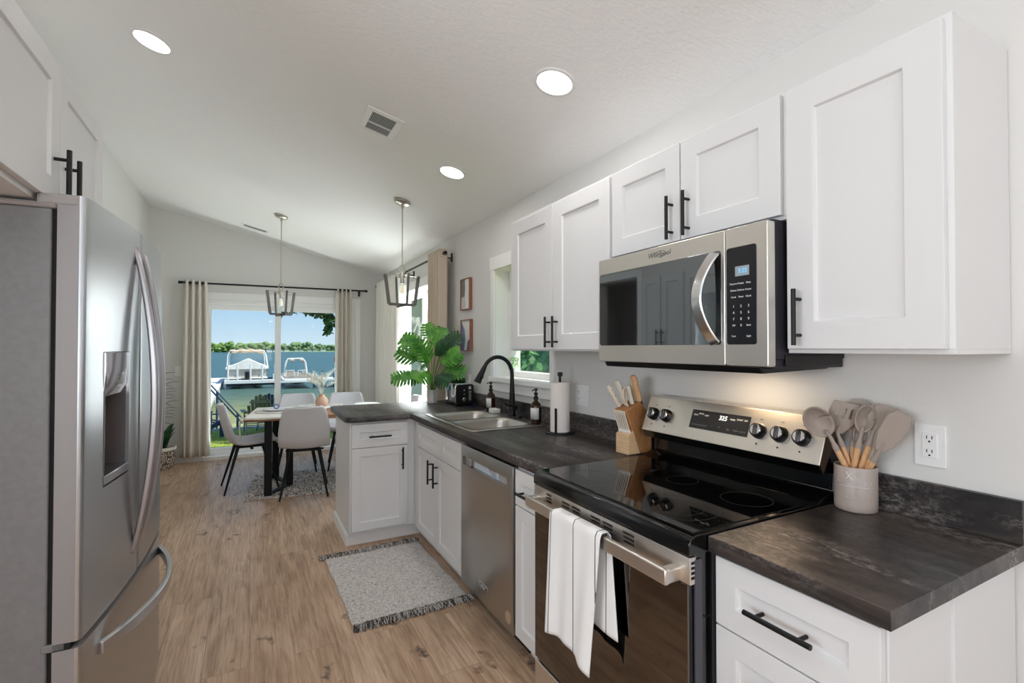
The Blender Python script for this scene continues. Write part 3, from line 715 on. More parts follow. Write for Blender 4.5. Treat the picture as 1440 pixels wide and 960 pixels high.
# local: u along +Y (front run), w depth into -X:  P(u,w,z) -> world
def FP(u, w, z): return FR @ Vector((-w, u, z))
c = thing('refrigerator', 'stainless french-door refrigerator with ice dispenser on the left', 'refrigerator', (-.387, 1.65, 0))
def fbox(m, u0, u1, w0, w1, z0, z1):
    b = M().box((-w0, u0, z0), (-w1, u1, z1)); return m.join(b, FR)
FWID = .905
m = M(); fbox(m, .004, FWID-.004, .068, .68, .03, 1.752); build('case', m, m_side, c, bevel=.004)
m = M(); fbox(m, .0, FWID, .055, .69, 1.752, 1.768); fbox(m, -.002, .06, .012, .098, 1.76, 1.79); fbox(m, FWID-.06, FWID+.002, .012, .098, 1.76, 1.79); build('top_cap', m, mat('cap_grey', (150, 145, 144), .5), c, bevel=.008, seg=3)
m = M(); fbox(m, .01, FWID-.01, .058, .07, .05, 1.76); build('door_gasket', m, m_dark, c)
def bow(u): q = u/FWID; return -.022*4*q*(1-q)
def slab(u0, u1, r=.014, th=.056, n=14, edge0=True, edge1=True):
    pts = []
    for i in range(n+1):
        u = u0+(u1-u0)*i/n; w = bow(u)
        e0 = min(1, (u-u0)/r); e1 = min(1, (u1-u)/r)
        for e, on in ((e0, edge0), (e1, edge1)):
            if on and e < 1: w += r*.8*(1-math.sqrt(max(0, 1-(1-e)**2)))
        pts.append((u, w))
    # refine the two rounded edges
    def edge(ua, ub, on):
        out = []
        for k in range(5):
            e = k/5; u = ua+(ub-ua)*e; out.append((u, bow(u)+(r*.8*(1-math.sqrt(max(0, 1-(1-e)**2))) if on else 0)))
        return out
    mid = [(u, bow(u)) for u in [u0+r+(u1-u0-2*r)*i/n for i in range(n+1)]]
    poly = edge(u0, u0+r, edge0)+mid+list(reversed(edge(u1, u1-r, edge1)))
    return poly+[(u1, th), (u0, th)]
def fslab(u0, u1, z0, z1, **k):
    pl_ = slab(u0, u1, **k); m = M().prism([(-w, u) for u, w in pl_], z0, z1); n = len(pl_)
    m.m[0] = m.m[1] = 1; m.m[2+n-1] = m.m[2+n-2] = m.m[2+n-3] = 1; m.xf(FR); return m
m_dside = mat('door_edge_grey', (142, 138, 138), .45, .25)
mid = FWID/2
cut = M().join(M().prism([(-.0+.06, .125), (.06, .335), (-.052, .335), (-.052, .125)], .995, 1.382), FR)
dl = build('door', fslab(.0, mid-.003, .636, 1.79), [m_steelf, m_dside], c, smooth=25, cut=cut)
drr = build('door', fslab(mid+.003, FWID, .636, 1.79), [m_steelf, m_dside], c, smooth=25)
fz = build('freezer_drawer', fslab(.0, FWID, .06, .618), [m_steelf, m_dside], c, smooth=25)
m = M(); fbox(m, .002, FWID-.002, .02, .056, .618, .636); build('drawer_gap', m, m_dark, c)
# dispenser
m = M(); fbox(m, .126, .334, .046, .054, .995, 1.38); fbox(m, .1255, .13, -.012, .05, 1.0, 1.27); fbox(m, .33, .3345, -.012, .05, 1.0, 1.27)
dp = build('dispenser_recess', m, mat('recess_grey', (110, 104, 104), .45, .3), dl)
poly = [(bow(.2)+.010, 1.250), (bow(.2)+.001, 1.285), (bow(.2)-.0015, 1.33), (bow(.2)-.001, 1.381), (.05, 1.381), (.05, 1.265)]
m = M(); m.prism([(-w, z) for w, z in poly], .126, .334, 'y'); m.xf(FR); build('dispenser_panel', m, m_chrome, dl, bevel=.003)
for k_, s_ in enumerate(('Water', 'Ice', 'Light')): text('lettering', s_, .011, frame_mx(FP(.27, bow(.27)-.003, 1.315-.013*k_), (FP(1, 0, 0)-FP(0, 0, 0)), (0, 0, 1)), m_print, dl)
m = M(); poly = [(.127, bow(.127)-.002), (.333, bow(.333)-.002), (.333, .045), (.127, .045)]
m.prism([(-w, u) for u, w in poly], 1.0, 1.026); m.xf(FR); build('drip_tray', m, m_steelf, dl, bevel=.002)
m = M(); fbox(m, .20, .26, .02, .034, 1.08, 1.22); build('paddle', m, mat('paddle_grey', (90, 88, 90), .4), dl, bevel=.004)
# door handles, bowed forward
def dhandle(u, du, par):
    m = M(); N = 26; pts = []
    for i in range(N+1):
        q = i/N; z = .71+q*1.02
        pts.append(FP(u+du*math.sin(PI*q), bow(u)+.004-.060*math.sin(PI*q)**.8, z))
    m.bar(pts, [.016+.006*math.sin(PI*i/N) for i in range(N+1)], [.024+.006*math.sin(PI*i/N) for i in range(N+1)], up=(1, 0, 0)); return build('handle', m, mat('handle_silver', (176, 172, 174), .3, .9), par, bevel=.006, seg=3)
dhandle(mid-.060, -.0, dl); dhandle(mid+.040, .0, drr)
m = M(); N = 30; pts = []
for i in range(N+1):
    q = i/N; pts.append(FP(.11+q*(FWID-.16), bow(.11+q*(FWID-.16))-.002-.074*math.sin(PI*q)**.85, .552))
m.bar(pts, .036, .016, up=(0, 0, 1)); build('handle', m, mat('handle_silver2', (196, 194, 194), .3, .9), fz, bevel=.004, seg=3)
m = M(); fbox(m, .002, .03, .03, .08, .617, .637); build('hinge', m, m_side, c, bevel=.003)
# ================================================================ THINGS ON THE COUNTERS
rnd = random.Random(7)
# knife block
KY0, KY1 = 1.675, 1.758
c = thing('knife_block', 'pale wooden knife block at the range-side end of the counter', 'knife block', (1.54, 1.715, CT))
build('main_block', M().prism([(1.556, CT+.002), (1.624, CT+.002), (1.622, 1.0), (1.592, 1.11), (1.556, 1.150), (1.468, 1.112), (1.505, 1.03)], KY0, KY1, 'y'), [m_wood2], c, bevel=.004)
build('steak_knife_step', M().prism([(1.483, CT+.002), (1.553, CT+.002), (1.512, 1.022), (1.484, 1.005)], KY0-.001, KY1+.001, 'y'), m_wood, c, bevel=.003)
build('front_plate', M().prism([(1.4815, CT+.002), (1.4835, CT+.002), (1.4845, 1.003), (1.4825, 1.003)], KY0, KY1, 'y'), m_wood, c)
def knife(base, d, L, r, mt, label, wide=1.3):
    d = Vector(d).normalized(); base = Vector(base)
    t = thing('kitchen_knife', label, 'knife', base)
    m = M().tube([base+d*.012, base+d*L*.3, base+d*L*.6, base+d*L*.9, base+d*L], [r*.8, r, r*.92, r*1.12, r*.75], 12, flat=(wide, .8)); build('handle', m, mt, t)
    b = M(); mxx = frame_mx(base, d.cross(Vector((0, 1, 0))), d)
    b.join(M().box((-r*1.2, -.07, -.001), (r*1.2, .013, .001)), mxx); build('blade', b, m_chrome, t, bevel=.0003)
    rv = M()
    for k in (.3, .55, .8): q = base+d*L*k; rv.cyl(q+Vector((0, -r*1.0, 0)), q+Vector((0, r*1.0, 0)), .0022, n=8)
    build('rivet', rv, m_printd, t); return t
def steak_knife(base, d, L, label):
    d = Vector(d).normalized(); base = Vector(base); t = thing('steak_knife', label, 'knife', base, group='steak knives in the front of the block')
    q = d.to_track_quat('Z', 'Y')
    def lz(pr): return M().lathe([(r, z) for r, z in pr], n=10).xf(Matrix.Translation(base) @ q.to_matrix().to_4x4())
    build('handle', lz([(0, L*.12), (.0040, L*.13), (.0038, L*.5), (.0042, L*.82), (.0058, L*.9), (.0056, L*.98), (0, L)]), m_cream, t, smooth=50)
    build('bolster', lz([(0, 0), (.0056, .001), (.0058, L*.08), (.0042, L*.13), (0, L*.135)]), m_white, t, smooth=50)
    b = M(); b.box((-.001, -.0012, -.045), (.006, .0012, .002)); b.xf(Matrix.Translation(base) @ q.to_matrix().to_4x4()); build('blade', b, m_chrome, t)
lab = ['first', 'second', 'third', 'fourth', 'fifth', 'sixth']
for i in range(6):
    y = KY0+.008+i*(KY1-KY0-.016)/5
    steak_knife((1.498, y, 1.012), (-.34, 0, .94), .106, 'white steak knife in the block\'s front row, %s of six from the range' % lab[i])
knife((1.50, 1.742, 1.118), (-.55, .05, .83), .125, .0095, m_cream, 'cream-handled knife leaning lowest toward the room at the back corner of the block')
knife((1.515, 1.722, 1.124), (-.42, .02, .9), .135, .011, m_cream, 'cream-handled chef knife with dark rivets, middle of the block top')
knife((1.53, 1.70, 1.128), (-.3, 0, .95), .10, .0105, m_cream, 'short cream-handled knife beside the scissors in the block')
knife((1.555, 1.705, 1.14), (-.27, .02, .96), .125, .0085, mat('pale_green_grey_handle', (196, 196, 178), .4), 'slim greyish-handled knife between cream knives and the big tan handle')
knife((1.562, 1.688, 1.14), (-.3, .0, .95), .135, .0135, m_handlew, 'large tan wooden knife handle, tallest in the block')
t = thing('scissors', 'kitchen scissors with cream loop handles in the knife block', 'scissors', (1.51, 1.70, 1.12))
for s in (-1, 1):
    cc = Vector((1.488+.006*s, 1.712+.014*s, 1.185)); m = M().tube([cc+Vector((.014*math.cos(R(a))*.9, .004*math.cos(R(a)), .028*math.sin(R(a)))) for a in range(0, 360, 24)], .0036, 8, cyc=True)
    m.cyl(cc+Vector((.006, 0, -.026)), (1.52, 1.712, 1.11), .004, n=8); build('handle_loop', m, m_cream, t)

# utensil crock
CK = Vector((1.588, .803, CT))
t = thing('utensil_crock', 'taupe ceramic utensil crock with white print, right of the range', 'crock', CK)
m = M().lathe([(0, .001), (.050, .001), (.0535, .004), (.0545, .02), (.0545, .128), (.053, .131), (.050, .129), (.049, .012), (0, .010)], CK, 48)
cr_ = build('pot', m, m_crock, t, smooth=50)
def curved_text(s, size, ang, z, name='lettering'):
    o = text(name, s, size, Matrix.Identity(4), m_print, cr_)
    for v in o.data.vertices:
        x, y, zz = v.co+ORG[cr_.name] if False else v.co + Vector(CK); a = ang + x/.0548
        v.co = Vector((.0549*math.cos(a), .0549*math.sin(a), z+y))
    return o
A0 = math.atan2(-.803, -1.588)  # towards the camera
curved_text('KITCHEN', .0125, A0-.42, .088); curved_text('UTENSILS', .0125, A0+.30, .088)
curved_text('Kitchen', .008, A0+.1, .103); curved_text('Home', .0075, A0-.25, .055); curved_text('made with love', .0045, A0-.25, .046)
m = M()
for sgn in (-1, 1):
    pp = []
    for k in range(7):
        q = k/6; a = A0-.3+sgn*(-.13+.26*q); pp.append(CK+Vector((.0552*math.cos(a), .0552*math.sin(a), .096+.022*q)))
    m.tube(pp, .0009, 6)
build('crossed_spoons_mark', m, m_print, cr_)
m = M(); pp = [CK+Vector((.0552*math.cos(A0-.8+k*.09), .0552*math.sin(A0-.8+k*.09), .0755)) for k in range(17)]; m.tube(pp, .0005, 6); build('printed_line', m, m_print, cr_)

def utensil(name, label, foot, neck, tip, headfn, hw=.0085):
    foot, neck, tip = Vector(foot), Vector(neck), Vector(tip)
    t = thing(name, label, name.split('_')[-1], foot, group='utensils in the taupe crock')
    d = (neck-foot).normalized(); mid = foot+d*((neck-foot).length*.80)
    build('wooden_handle', M().tube([foot, foot+d*.05, mid], [hw*.8, hw, hw*.95], 12), m_handlew, t)
    m = M().tube([mid, mid+d*.012, mid+(neck-mid)*.6, neck, neck+(tip-neck)*.24], [hw*.98, hw*1.02, hw*.68, hw*.66, hw*.5], 12)
    build('silicone_neck', m, m_sil, t)
    ax = (tip-neck).normalized(); L = (tip-neck).length
    face = Vector((-.75, -.45, .1)); side = ax.cross(face).normalized(); nrm = side.cross(ax)
    mx = Matrix(((side.x, ax.x, nrm.x, neck.x), (side.y, ax.y, nrm.y, neck.y), (side.z, ax.z, nrm.z, neck.z), (0, 0, 0, 1)))
    headfn(t, mx, L); return t
def flat_head(poly, th=.004, slots=(), bend=0):
    def f(t, mx, L):
        m = M().prism([(x, y*L) for x, y in poly], -th/2, th/2)
        cut = None
        if slots:
            cut = M()
            for x0, x1, y0, y1 in slots: cut.prism(rrect((x0+x1)/2, (y0+y1)/2*L, x1-x0, (y1-y0)*L, (x1-x0)*.45, 3), -.02, .02)
            cut.xf(mx)
        m.xf(mx); build('head', m, m_sil, t, bevel=.0012, cut=cut)
    return f
def bowl_head(w, depth, slots=False):
    def f(t, mx, L):
        def fn(u, v):
            a = u*2*PI; r = v; x = w*r*math.cos(a); y = L*.52+L*.48*r*math.sin(a); return mx @ Vector((x, y, -depth*(1-r*r)))
        m = M().grid(fn, 28, 8); build('head', m, m_sil, t, solid=.003, smooth=60, recalc=False)
    return f
Z0 = CT+.012
utensil('soup_ladle', 'round grey silicone ladle leaning farthest toward the range', (1.605, .785, Z0), (1.538, .846, 1.125), (1.470, .872, 1.212), bowl_head(.037, .026))
utensil('slotted_turner', 'wide slotted grey turner, second from the range in the crock', (1.60, .785, Z0), (1.578, .848, 1.135), (1.578, .815, 1.232),
        flat_head([(-.012, 0), (.012, 0), (.026, .25), (.038, .6), (.046, .95), (.030, 1.0), (-.036, .93), (-.040, .6), (-.03, .3)], .005, ((-.022, -.014, .48, .78), (-.004, .004, .48, .8), (.014, .022, .5, .82))))
utensil('slotted_spoon', 'slotted grey spoon behind the wide turner in the crock', (1.59, .82, Z0), (1.612, .82, 1.135), (1.622, .80, 1.238),
        flat_head([(-.01, 0), (.01, 0), (.028, .35), (.034, .7), (.024, .95), (0, 1.0), (-.024, .95), (-.034, .7), (-.028, .35)], .004, ((-.014, -.006, .4, .8), (.006, .014, .4, .8))))
utensil('serving_spoon', 'deep grey serving spoon seen edge-on, middle of the crock', (1.585, .83, Z0), (1.585, .785, 1.14), (1.585, .764, 1.228), bowl_head(.024, .022))
utensil('wooden_whisk', 'balloon whisk between the turner and spoon, its wires low in the crock', (1.60, .80, Z0), (1.605, .805, 1.09), (1.61, .80, 1.18),
        lambda t, mx, L: build('wires', (lambda m: [m.tube([mx @ Vector((.02*math.sin(PI*q/12)*math.cos(a), L*q/12*1.0, .02*math.sin(PI*q/12)*math.sin(a))) for q in range(13)], .0011, 6) for a in (0, PI/4, PI/2, 3*PI/4, PI, 5*PI/4, 3*PI/2, 7*PI/4)] and m)(M()), m_sil, t))
utensil('grey_spatula', 'grey silicone spatula half hidden behind the long front spatula', (1.585, .82, Z0), (1.605, .762, 1.15), (1.612, .722, 1.228),
        flat_head([(-.012, 0), (.012, 0), (.03, .3), (.034, .8), (.02, 1.0), (-.028, .9), (-.034, .4)], .005))
utensil('basting_brush', 'short grey basting brush low behind the spatulas', (1.59, .81, Z0), (1.61, .765, 1.10), (1.618, .745, 1.16),
        flat_head([(-.008, 0), (.008, 0), (.016, .2), (.02, 1.0), (-.02, 1.0), (-.016, .2)], .012))
utensil('long_spatula', 'long leaf-shaped grey spatula leaning away from the range, front of the crock', (1.60, .825, Z0), (1.578, .735, 1.10), (1.585, .682, 1.216),
        flat_head([(-.009, 0), (.009, 0), (.024, .22), (.031, .5), (.032, .75), (.022, .96), (-.012, 1.0), (-.026, .85), (-.027, .45), (-.02, .2)], .006))

# paper towel holder and roll
px_, py_ = 1.535, 2.30
t = thing('paper_towel_holder', 'black metal paper towel holder with round base and arm', 'paper towel holder', (px_, py_, CT))
build('base', M().lathe([(0, 0), (.083, 0), (.083, .006), (.078, .009), (0, .009)], (px_, py_, CT), 40), m_black, t)
build('center_post', M().cyl((px_, py_, CT+.008), (px_, py_, CT+.335), .0075).lathe([(0, .32), (.014, .32), (.014, .342), (0, .342)], (px_, py_, CT)), m_black, t)
build('tension_arm', M().bar([(px_-.052, py_-.036, CT+.008), (px_-.052, py_-.036, CT+.145)], .009, .009, up=(1, 0, 0)), m_black, t)
tag(build('paper_towel_roll', M().lathe([(.018, .0), (.054, .0), (.055, .004), (.055, .272), (.054, .276), (.018, .276), (.018, .0)], (0, 0, 0), 48), m_paper, loc=None), 'roll of white paper towels standing on the black holder', 'paper towels').location = (px_, py_, CT+.011)

# soap bottles
def bottle(loc, rz, label, nozzle):
    t = thing('soap_bottle', label, 'bottle', loc, 0)
    t.rotation_euler = (0, 0, rz)
    ORG[t.name] = Vector((0, 0, 0))
    build('glass_body', M().lathe([(0, .002), (.031, .002), (.034, .006), (.034, .108), (.031, .122), (.02, .136), (.013, .142), (.013, .152), (0, .152)], n=32), m_amber, t, smooth=50)
    build('soap', M().lathe([(0, .006), (.029, .006), (.030, .104), (0, .104)], n=24), mat('dark_soap', (46, 24, 12), .3), t)
    m = M(); rs = []
    for a in [(-1.0+2.0*k/12) for k in range(13)]: rs.append([(.0345*math.cos(a+PI), .0345*math.sin(a+PI), z) for z in (.03, .100)])
    m.add([v for r in rs for v in r], [(2*i, 2*i+2, 2*i+3, 2*i+1) for i in range(12)]); build('paper_label', m, m_label, t, solid=.0006)
    m = M().lathe([(0, .15), (.0155, .15), (.0155, .166), (.009, .172), (.009, .178), (.013, .182), (.013, .192), (.005, .195), (.005, .205), (.011, .207), (.011, .219), (0, .22)], n=24)
    m.tube([(0, 0, .213), (nozzle, 0, .213), (nozzle-.006, 0, .206)] if nozzle < 0 else [(0, 0, .213), (nozzle, 0, .213), (nozzle+.004, 0, .206)], .0035, 8)
    build('pump', m, m_black, t); return t
bottle((1.583, 3.30, CT+.006), R(12), 'amber soap bottle with white label, left of the faucet', -.03)
bottle((1.575, 2.63, CT+.006), R(35), 'amber pump soap bottle right of the faucet, beside the paper towels', -.048)
tag(build('soap_dish', M().box((-.028, -.042, 0), (.028, .042, .034)), noisy('white_stone', (232, 230, 226), (214, 212, 208), 20, .5), loc=None, bevel=.006), 'small white block soap dish on the sink rim beside the faucet', 'soap dish').location = (1.56, 3.19, CT+.007)

# toaster
t = thing('toaster', 'black and chrome two-slice toaster in the counter corner', 'toaster', (1.55, 3.85, CT))
build('chrome_shell', M().prism(rrect(1.552, CT+.1, .165, .175, .03), 3.735, 3.985, 'y'), m_chrome, t, bevel=.006, cut=M().box((1.515, 3.78, 1.0), (1.535, 3.94, 1.3)).box((1.57, 3.78, 1.0), (1.59, 3.94, 1.3)))
fp = build('front_panel', M().prism(rrect(1.552, CT+.098, .16, .165, .026), 3.722, 3.737, 'y'), m_blackp, t, bevel=.005)
build('back_panel', M().prism(rrect(1.552, CT+.098, .16, .165, .026), 3.983, 3.996, 'y'), m_blackp, t, bevel=.005)
build('base', M().box((1.475, 3.74, CT+.001), (1.63, 3.98, CT+.014)), m_blackp, t)
build('lever_slot', M().prism(rrect(1.592, CT+.105, .022, .12, .01), 3.719, 3.723, 'y'), m_chrome, fp); build('lever', M().box((1.58, 3.705, CT+.125), (1.604, 3.722, CT+.14)), m_blackp, fp, bevel=.002)
build('dial', M().cyl((1.542, 3.712, CT+.055), (1.542, 3.723, CT+.055), .017, n=24), m_chrome, fp, bevel=.002)
for z in (.10, .13): build('button', M().cyl((1.542, 3.717, CT+z), (1.542, 3.723, CT+z), .008), m_chrome, fp)
tag(build('power_cord', M().tube([(1.60, 3.99, CT+.02), (1.635, 3.95, CT+.006), (1.63, 3.80, CT+.006), (1.61, 3.68, CT+.005), (1.52, 3.64, CT+.005), (1.56, 3.60, CT+.005), (1.62, 3.66, CT+.006), (1.640, 3.78, CT+.02), (1.644, 3.88, CT+.10)], .004, 8), mat('dark_cord', (34, 38, 70), .5)), 'dark toaster cord looped on the counter beside the toaster', 'cord')

# leaves and plants
def monstera(m, base, tip, w, nrm, droop=.0, lobes=6):
    base, tip = Vector(base), Vector(tip); ax = tip-base; L = ax.length; ax.normalize()
    side = ax.cross(Vector(nrm)).normalized(); up = side.cross(ax)
    def P(x, y, z=0): return base+side*x+ax*y+up*(z-droop*(y/L)**2*L-abs(x)*abs(x)/w*.35)
    N = 10
    rows = []
    for i in range(N+1):
        q = i/N; y = -0.06*L+q*1.06*L; prof = w*(.25+.75*math.sin(PI*min(1, (q*.9+.12)))**.7)*(1 if q < 1 else .05)
        rows.append((y, prof))
    for s in (-1, 1):
        # inner blade near the midrib
        vs = []; fs = []
        for i, (y, pr) in enumerate(rows): vs += [P(0, y+.0), P(s*pr*.34, y+pr*.10)]
        for i in range(N): fs.append((2*i, 2*i+1, 2*i+3, 2*i+2))
        m.add(vs, fs)
        # fingers
        for k in range(lobes):
            qa = .04+k/lobes*.9; qb = qa+.9/lobes*.9
            def at(q, e):
                i = min(N-1, int(q*N)); f = q*N-i; y = rows[i][0]*(1-f)+rows[i+1][0]*f; pr = rows[i][1]*(1-f)+rows[i+1][1]*f
                x = pr*e; return P(s*x, y+x*.30+ (e-.3)*.10*L*.6)
            e1 = 1.0
            m.add([at(qa, .33), at(qb, .33), at(qb-.005, .72), at(qb-.04, .95), at((qa+qb)/2, e1+.03), at(qa+.01, .88), at(qa, .62)], [(0, 1, 2, 3, 4, 5, 6)])
PC = Vector((1.39, 4.075, CT))
t = thing('potted_plant', 'leafy green split-leaf plant in a small marbled pot on the peninsula', 'plant', PC)
m = M(); rs = []
for r_, z in ((.040, .001), (.046, .004), (.054, .06), (.054, .118), (.048, .118), (.046, .10)): rs.append([PC+Vector((r_*math.cos(2*PI*k/6+.3), r_*math.sin(2*PI*k/6+.3), z)) for k in range(6)])
build('pot', m.rings(rs), m_pot, t, smooth=0, bevel=.002)
build('soil', M().lathe([(0, .098), (.044, .098), (.044, .104), (0, .106)], PC, 12), m_soil, t)
heads = [(-.10, .0, .56, .115), (-.02, .03, .62, .10), (.085, -.02, .55, .12), (.06, .06, .48, .10), (-.13, -.02, .44, .12), (-.02, -.08, .42, .13), (.04, -.07, .48, .09), (.12, -.03, .36, .11), (-.17, -.05, .30, .11), (-.07, -.09, .32, .11), (.05, -.09, .30, .12), (.13, .03, .28, .10), (.17, -.06, .43, .07), (-.05, .09, .40, .1), (-.09, -.06, .52, .12), (.02, .02, .55, .12), (-.02, -.10, .34, .13), (.09, -.07, .42, .12)]
rv = Vector((.883, -.47, 0)); fw = Vector((.47, .883, 0))
for i, (a, b, z, w) in enumerate(heads):
    hd = PC+rv*a+fw*b+Vector((0, 0, z-.06)); w *= 1.22; L = w*1.35
    dirv = (rv*a*1.6+fw*b+Vector((0, 0, .10 if z > .4 else -.02))).normalized()
    lf = M(); nr = Vector((-.47, -.883, 0))*1.0+Vector((0, 0, .55))
    monstera(lf, hd, hd+dirv*L, w*.62, nr, .12); build('leaf', lf, m_leafg if i not in (2, 3, 10, 11, 6) else m_leafd, t, solid=.0008, smooth=0, recalc=False)
    build('stem', M().tube([PC+Vector((a*.08, b*.08, .10)), PC+(hd-PC)*.5+Vector((0, 0, .04))-rv*a*.18, hd, hd+dirv*L*.8], [.003, .0026, .002, .001], 6), m_stem, t)
# sill plants
def sill_plant(x, y, label, s=1.0):
    o = Vector((x, y, SW[2])); t = thing('sill_plant', label, 'plant', o)
    build('pot', M().lathe([(0, 0), (.03*s, 0), (.037*s, .068*s), (.037*s, .072*s), (.031*s, .07*s), (.03*s, .06*s), (0, .06*s)], o, 28), m_potw, t)
    m = M(); r_ = random.Random(int(y*100))
    for k in range(150):
        a, h, q = r_.uniform(0, 2*PI), r_.uniform(.055, .15)*s, r_.uniform(0, .042)*s*math.sqrt(1-((r_.random())*.5)**2)
        p = o+Vector((q*math.cos(a), q*math.sin(a), h)); d = Vector((math.cos(a)*.6, math.sin(a)*.6, r_.uniform(.2, 1))).normalized(); sd_ = d.orthogonal().normalized()
        L = .018*s; m.add([p, p+d*L*.5+sd_*L*.3, p+d*L, p+d*L*.5-sd_*L*.3], [(0, 1, 2, 3)])
    build('foliage', m, m_leafs, t, smooth=0, recalc=False)
sill_plant(1.80, 3.335, 'small bushy green plant in a white pot on the window sill, beside the far jamb')

# wall plates
def outlet(x0, y, z, label, kind='gfci', nrm='x', w=.072, h=.117):
    t = thing('outlet_plate' if kind != 'switch' else 'switch_plate', label, 'outlet' if kind != 'switch' else 'light switch', (x0, y, z))
    mx = frame_mx((x0, y, z), (0, -1, 0), (0, 0, 1)) if nrm == 'x' else frame_mx((x0, y, z), (1, 0, 0), (0, 0, 1))
    def L(m): return m.xf(mx)
    build('plate', L(M().prism(rrect(0, 0, w, h, .004), .0, .006)), m_white, t, bevel=.0015)
    n = 1 if w < .1 else 2
    for k in range(n):
        ox = 0 if n == 1 else (-.023 if k == 0 else .023)
        b = build('receptacle' if (kind == 'gfci' or k == 0) else 'rocker', L(M().prism(rrect(ox, 0, .034, .068, .002), .005, .0085)), m_white, t, bevel=.001)
        if kind == 'gfci' or (n == 2 and k == 0):
            m = M()
            for zz in (.019, -.019):
                for dx_ in (-.006, .006): m.box((ox+dx_-.0011, zz-.001, .008), (ox+dx_+.0011, zz+.008, .0088))
                m.cyl((ox, zz-.008, .008), (ox, zz-.008, .0088), .0026, n=10)
            build('slots', L(m), m_dark, b)
    return t
outlet(WX, .652, 1.122, 'white outlet plate with two sockets, above the counter right of the range')
outlet(WX, 2.275, 1.122, 'wide white plate with outlet and switch, behind the paper towels', 'combo', w=.118)
outlet(WX, 3.92, 1.108, 'white outlet plate on the wall behind the toaster')
outlet(-.78, WY, 1.115, 'white switch plate on the back wall beside the left curtain', 'switch', 'y')

# pictures
def picture(y, z, w, h, label, fn):
    t = thing('framed_picture', label, 'picture', (WX, y, z)); mx = frame_mx((WX, y, z), (0, -1, 0), (0, 0, 1))
    m = M(); f = .008; D = .03
    for a, b in (((-w/2, -h/2, 0), (-w/2+f, h/2, D)), ((w/2-f, -h/2, 0), (w/2, h/2, D)), ((-w/2+f, -h/2, 0), (w/2-f, -h/2+f, D)), ((-w/2+f, h/2-f, 0), (w/2-f, h/2, D))): m.box(a, b)
    build('frame', m.xf(mx), m_orange, t, bevel=.001)
    mm_ = mat('print_paper', (228, 228, 226), .6); build('print', M().box((-w/2+f, -h/2+f, .004), (w/2-f, h/2-f, .02)).xf(mx), mm_, t)
    fn(t, mx, w-2*f, h-2*f)
def art1(t, mx, w, h):
    build('grey_shape', M().prism([(-w/2, h/2), (-w*.08, h/2), (-w*.05, h*.2), (-w*.1, -h*.08), (-w/2, -h*.08)], .020, .0206).xf(mx), mat('art_grey', (120, 118, 116), .7), t)
    build('lilac_shape', M().prism([(-w/2, -h*.08), (-w*.1, -h*.08), (w*.02, -h*.3), (-w*.05, -h/2), (-w/2, -h/2)], .020, .0205).xf(mx), mat('art_lilac', (206, 202, 206), .7), t)
def art2(t, mx, w, h):
    build('blue_shape', M().prism([(-w/2, h*.45), (-w*.15, h*.2), (-w*.08, -.1*h), (-w*.2, -h/2), (-w/2, -h/2)], .020, .0206).xf(mx), mat('art_blue', (120, 136, 172), .7), t)
    build('dark_shape', M().prism([(w/2, -h*.1), (w*.2, -h*.2), (w*.1, -h/2), (w/2, -h/2)], .020, .0206).xf(mx), mat('art_slate', (92, 104, 140), .7), t)
picture(3.955, 1.865, .205, .275, 'upper wood-framed abstract print with grey shape, beside the sink window', art1)
picture(3.945, 1.505, .215, .275, 'lower wood-framed abstract print with blue shapes, beside the sink window', art2)

# ================================================================ CEILING ITEMS
S_ = .2386; CN = Vector((-S_, 0, -1)).normalized()   # ceiling normal, downwards
def cmx(x, y): # local x -> world +y, local y -> up the slope, z -> down normal
    o = Vector((x, y, zc(x))); a = Vector((0, 1, 0)); n = CN; b = n.cross(a)
    return Matrix(((a.x, b.x, n.x, o.x), (a.y, b.y, n.y, o.y), (a.z, b.z, n.z, o.z), (0, 0, 0, 1)))
cans = [(-.455, 3.024, 'recessed ceiling light above the refrigerator side', 1), (1.168, 1.789, 'large bright recessed ceiling light, nearest above the range side', 1), (1.167, 3.029, 'recessed ceiling light farther along, above the sink side', 1),
        (-.455, 1.0, 'recessed ceiling light above the camera, fridge side', 1), (-.2, -1.2, 'recessed ceiling light in the room behind', 1)]
for x, y, lb, k in cans:
    mx = cmx(x, y); t = thing('recessed_light', lb, 'ceiling light', mx.translation)
    build('trim_ring', M().lathe([(.078, 0), (.094, 0), (.094, .003), (.088, .006), (.078, .005), (.078, 0)], n=48).xf(mx), m_white, t)
    build('lens', M().lathe([(0, .0), (.079, .0), (.079, .003), (0, .004)], n=40).xf(mx), m_canlens, t)
    lo = light('downlight_lamp', 'AREA', mx @ Vector((0, 0, .012)), CN.to_track_quat('-Z', 'Y').to_euler(), CAN_W, (1, .97, .93), shape='DISK', size=.15)
def vent(x, y, w, h, label, n, bars, f=.035):
    mx = cmx(x, y); t = thing('ceiling_vent', label, 'vent', mx.translation)
    m = M()
    for a, b in (((-w/2, -h/2, 0), (-w/2+f, h/2, .006)), ((w/2-f, -h/2, 0), (w/2, h/2, .006)), ((-w/2+f, -h/2, 0), (w/2-f, -h/2+f, .006)), ((-w/2+f, h/2-f, 0), (w/2-f, h/2, .006))): m.box(a, b)
    for q in bars: m.box((q-.006, -h/2+f, 0), (q+.006, h/2-f, .006))
    build('frame', m.xf(mx), m_white, t, bevel=.001)
    build('backing', M().box((-w/2+f, -h/2+f, -.0), (w/2-f, h/2-f, .001)).xf(mx), m_dark, t)
    m = M()
    for i in range(n):
        u = -h/2+f+(i+.5)*(h-2*f)/n; m.box((-w/2+f, u-.0012, .0012), (w/2-f, u+.0032, .0055))
    build('louvers', m.xf(mx), mat('louver_grey', (176, 177, 180), .5), t)
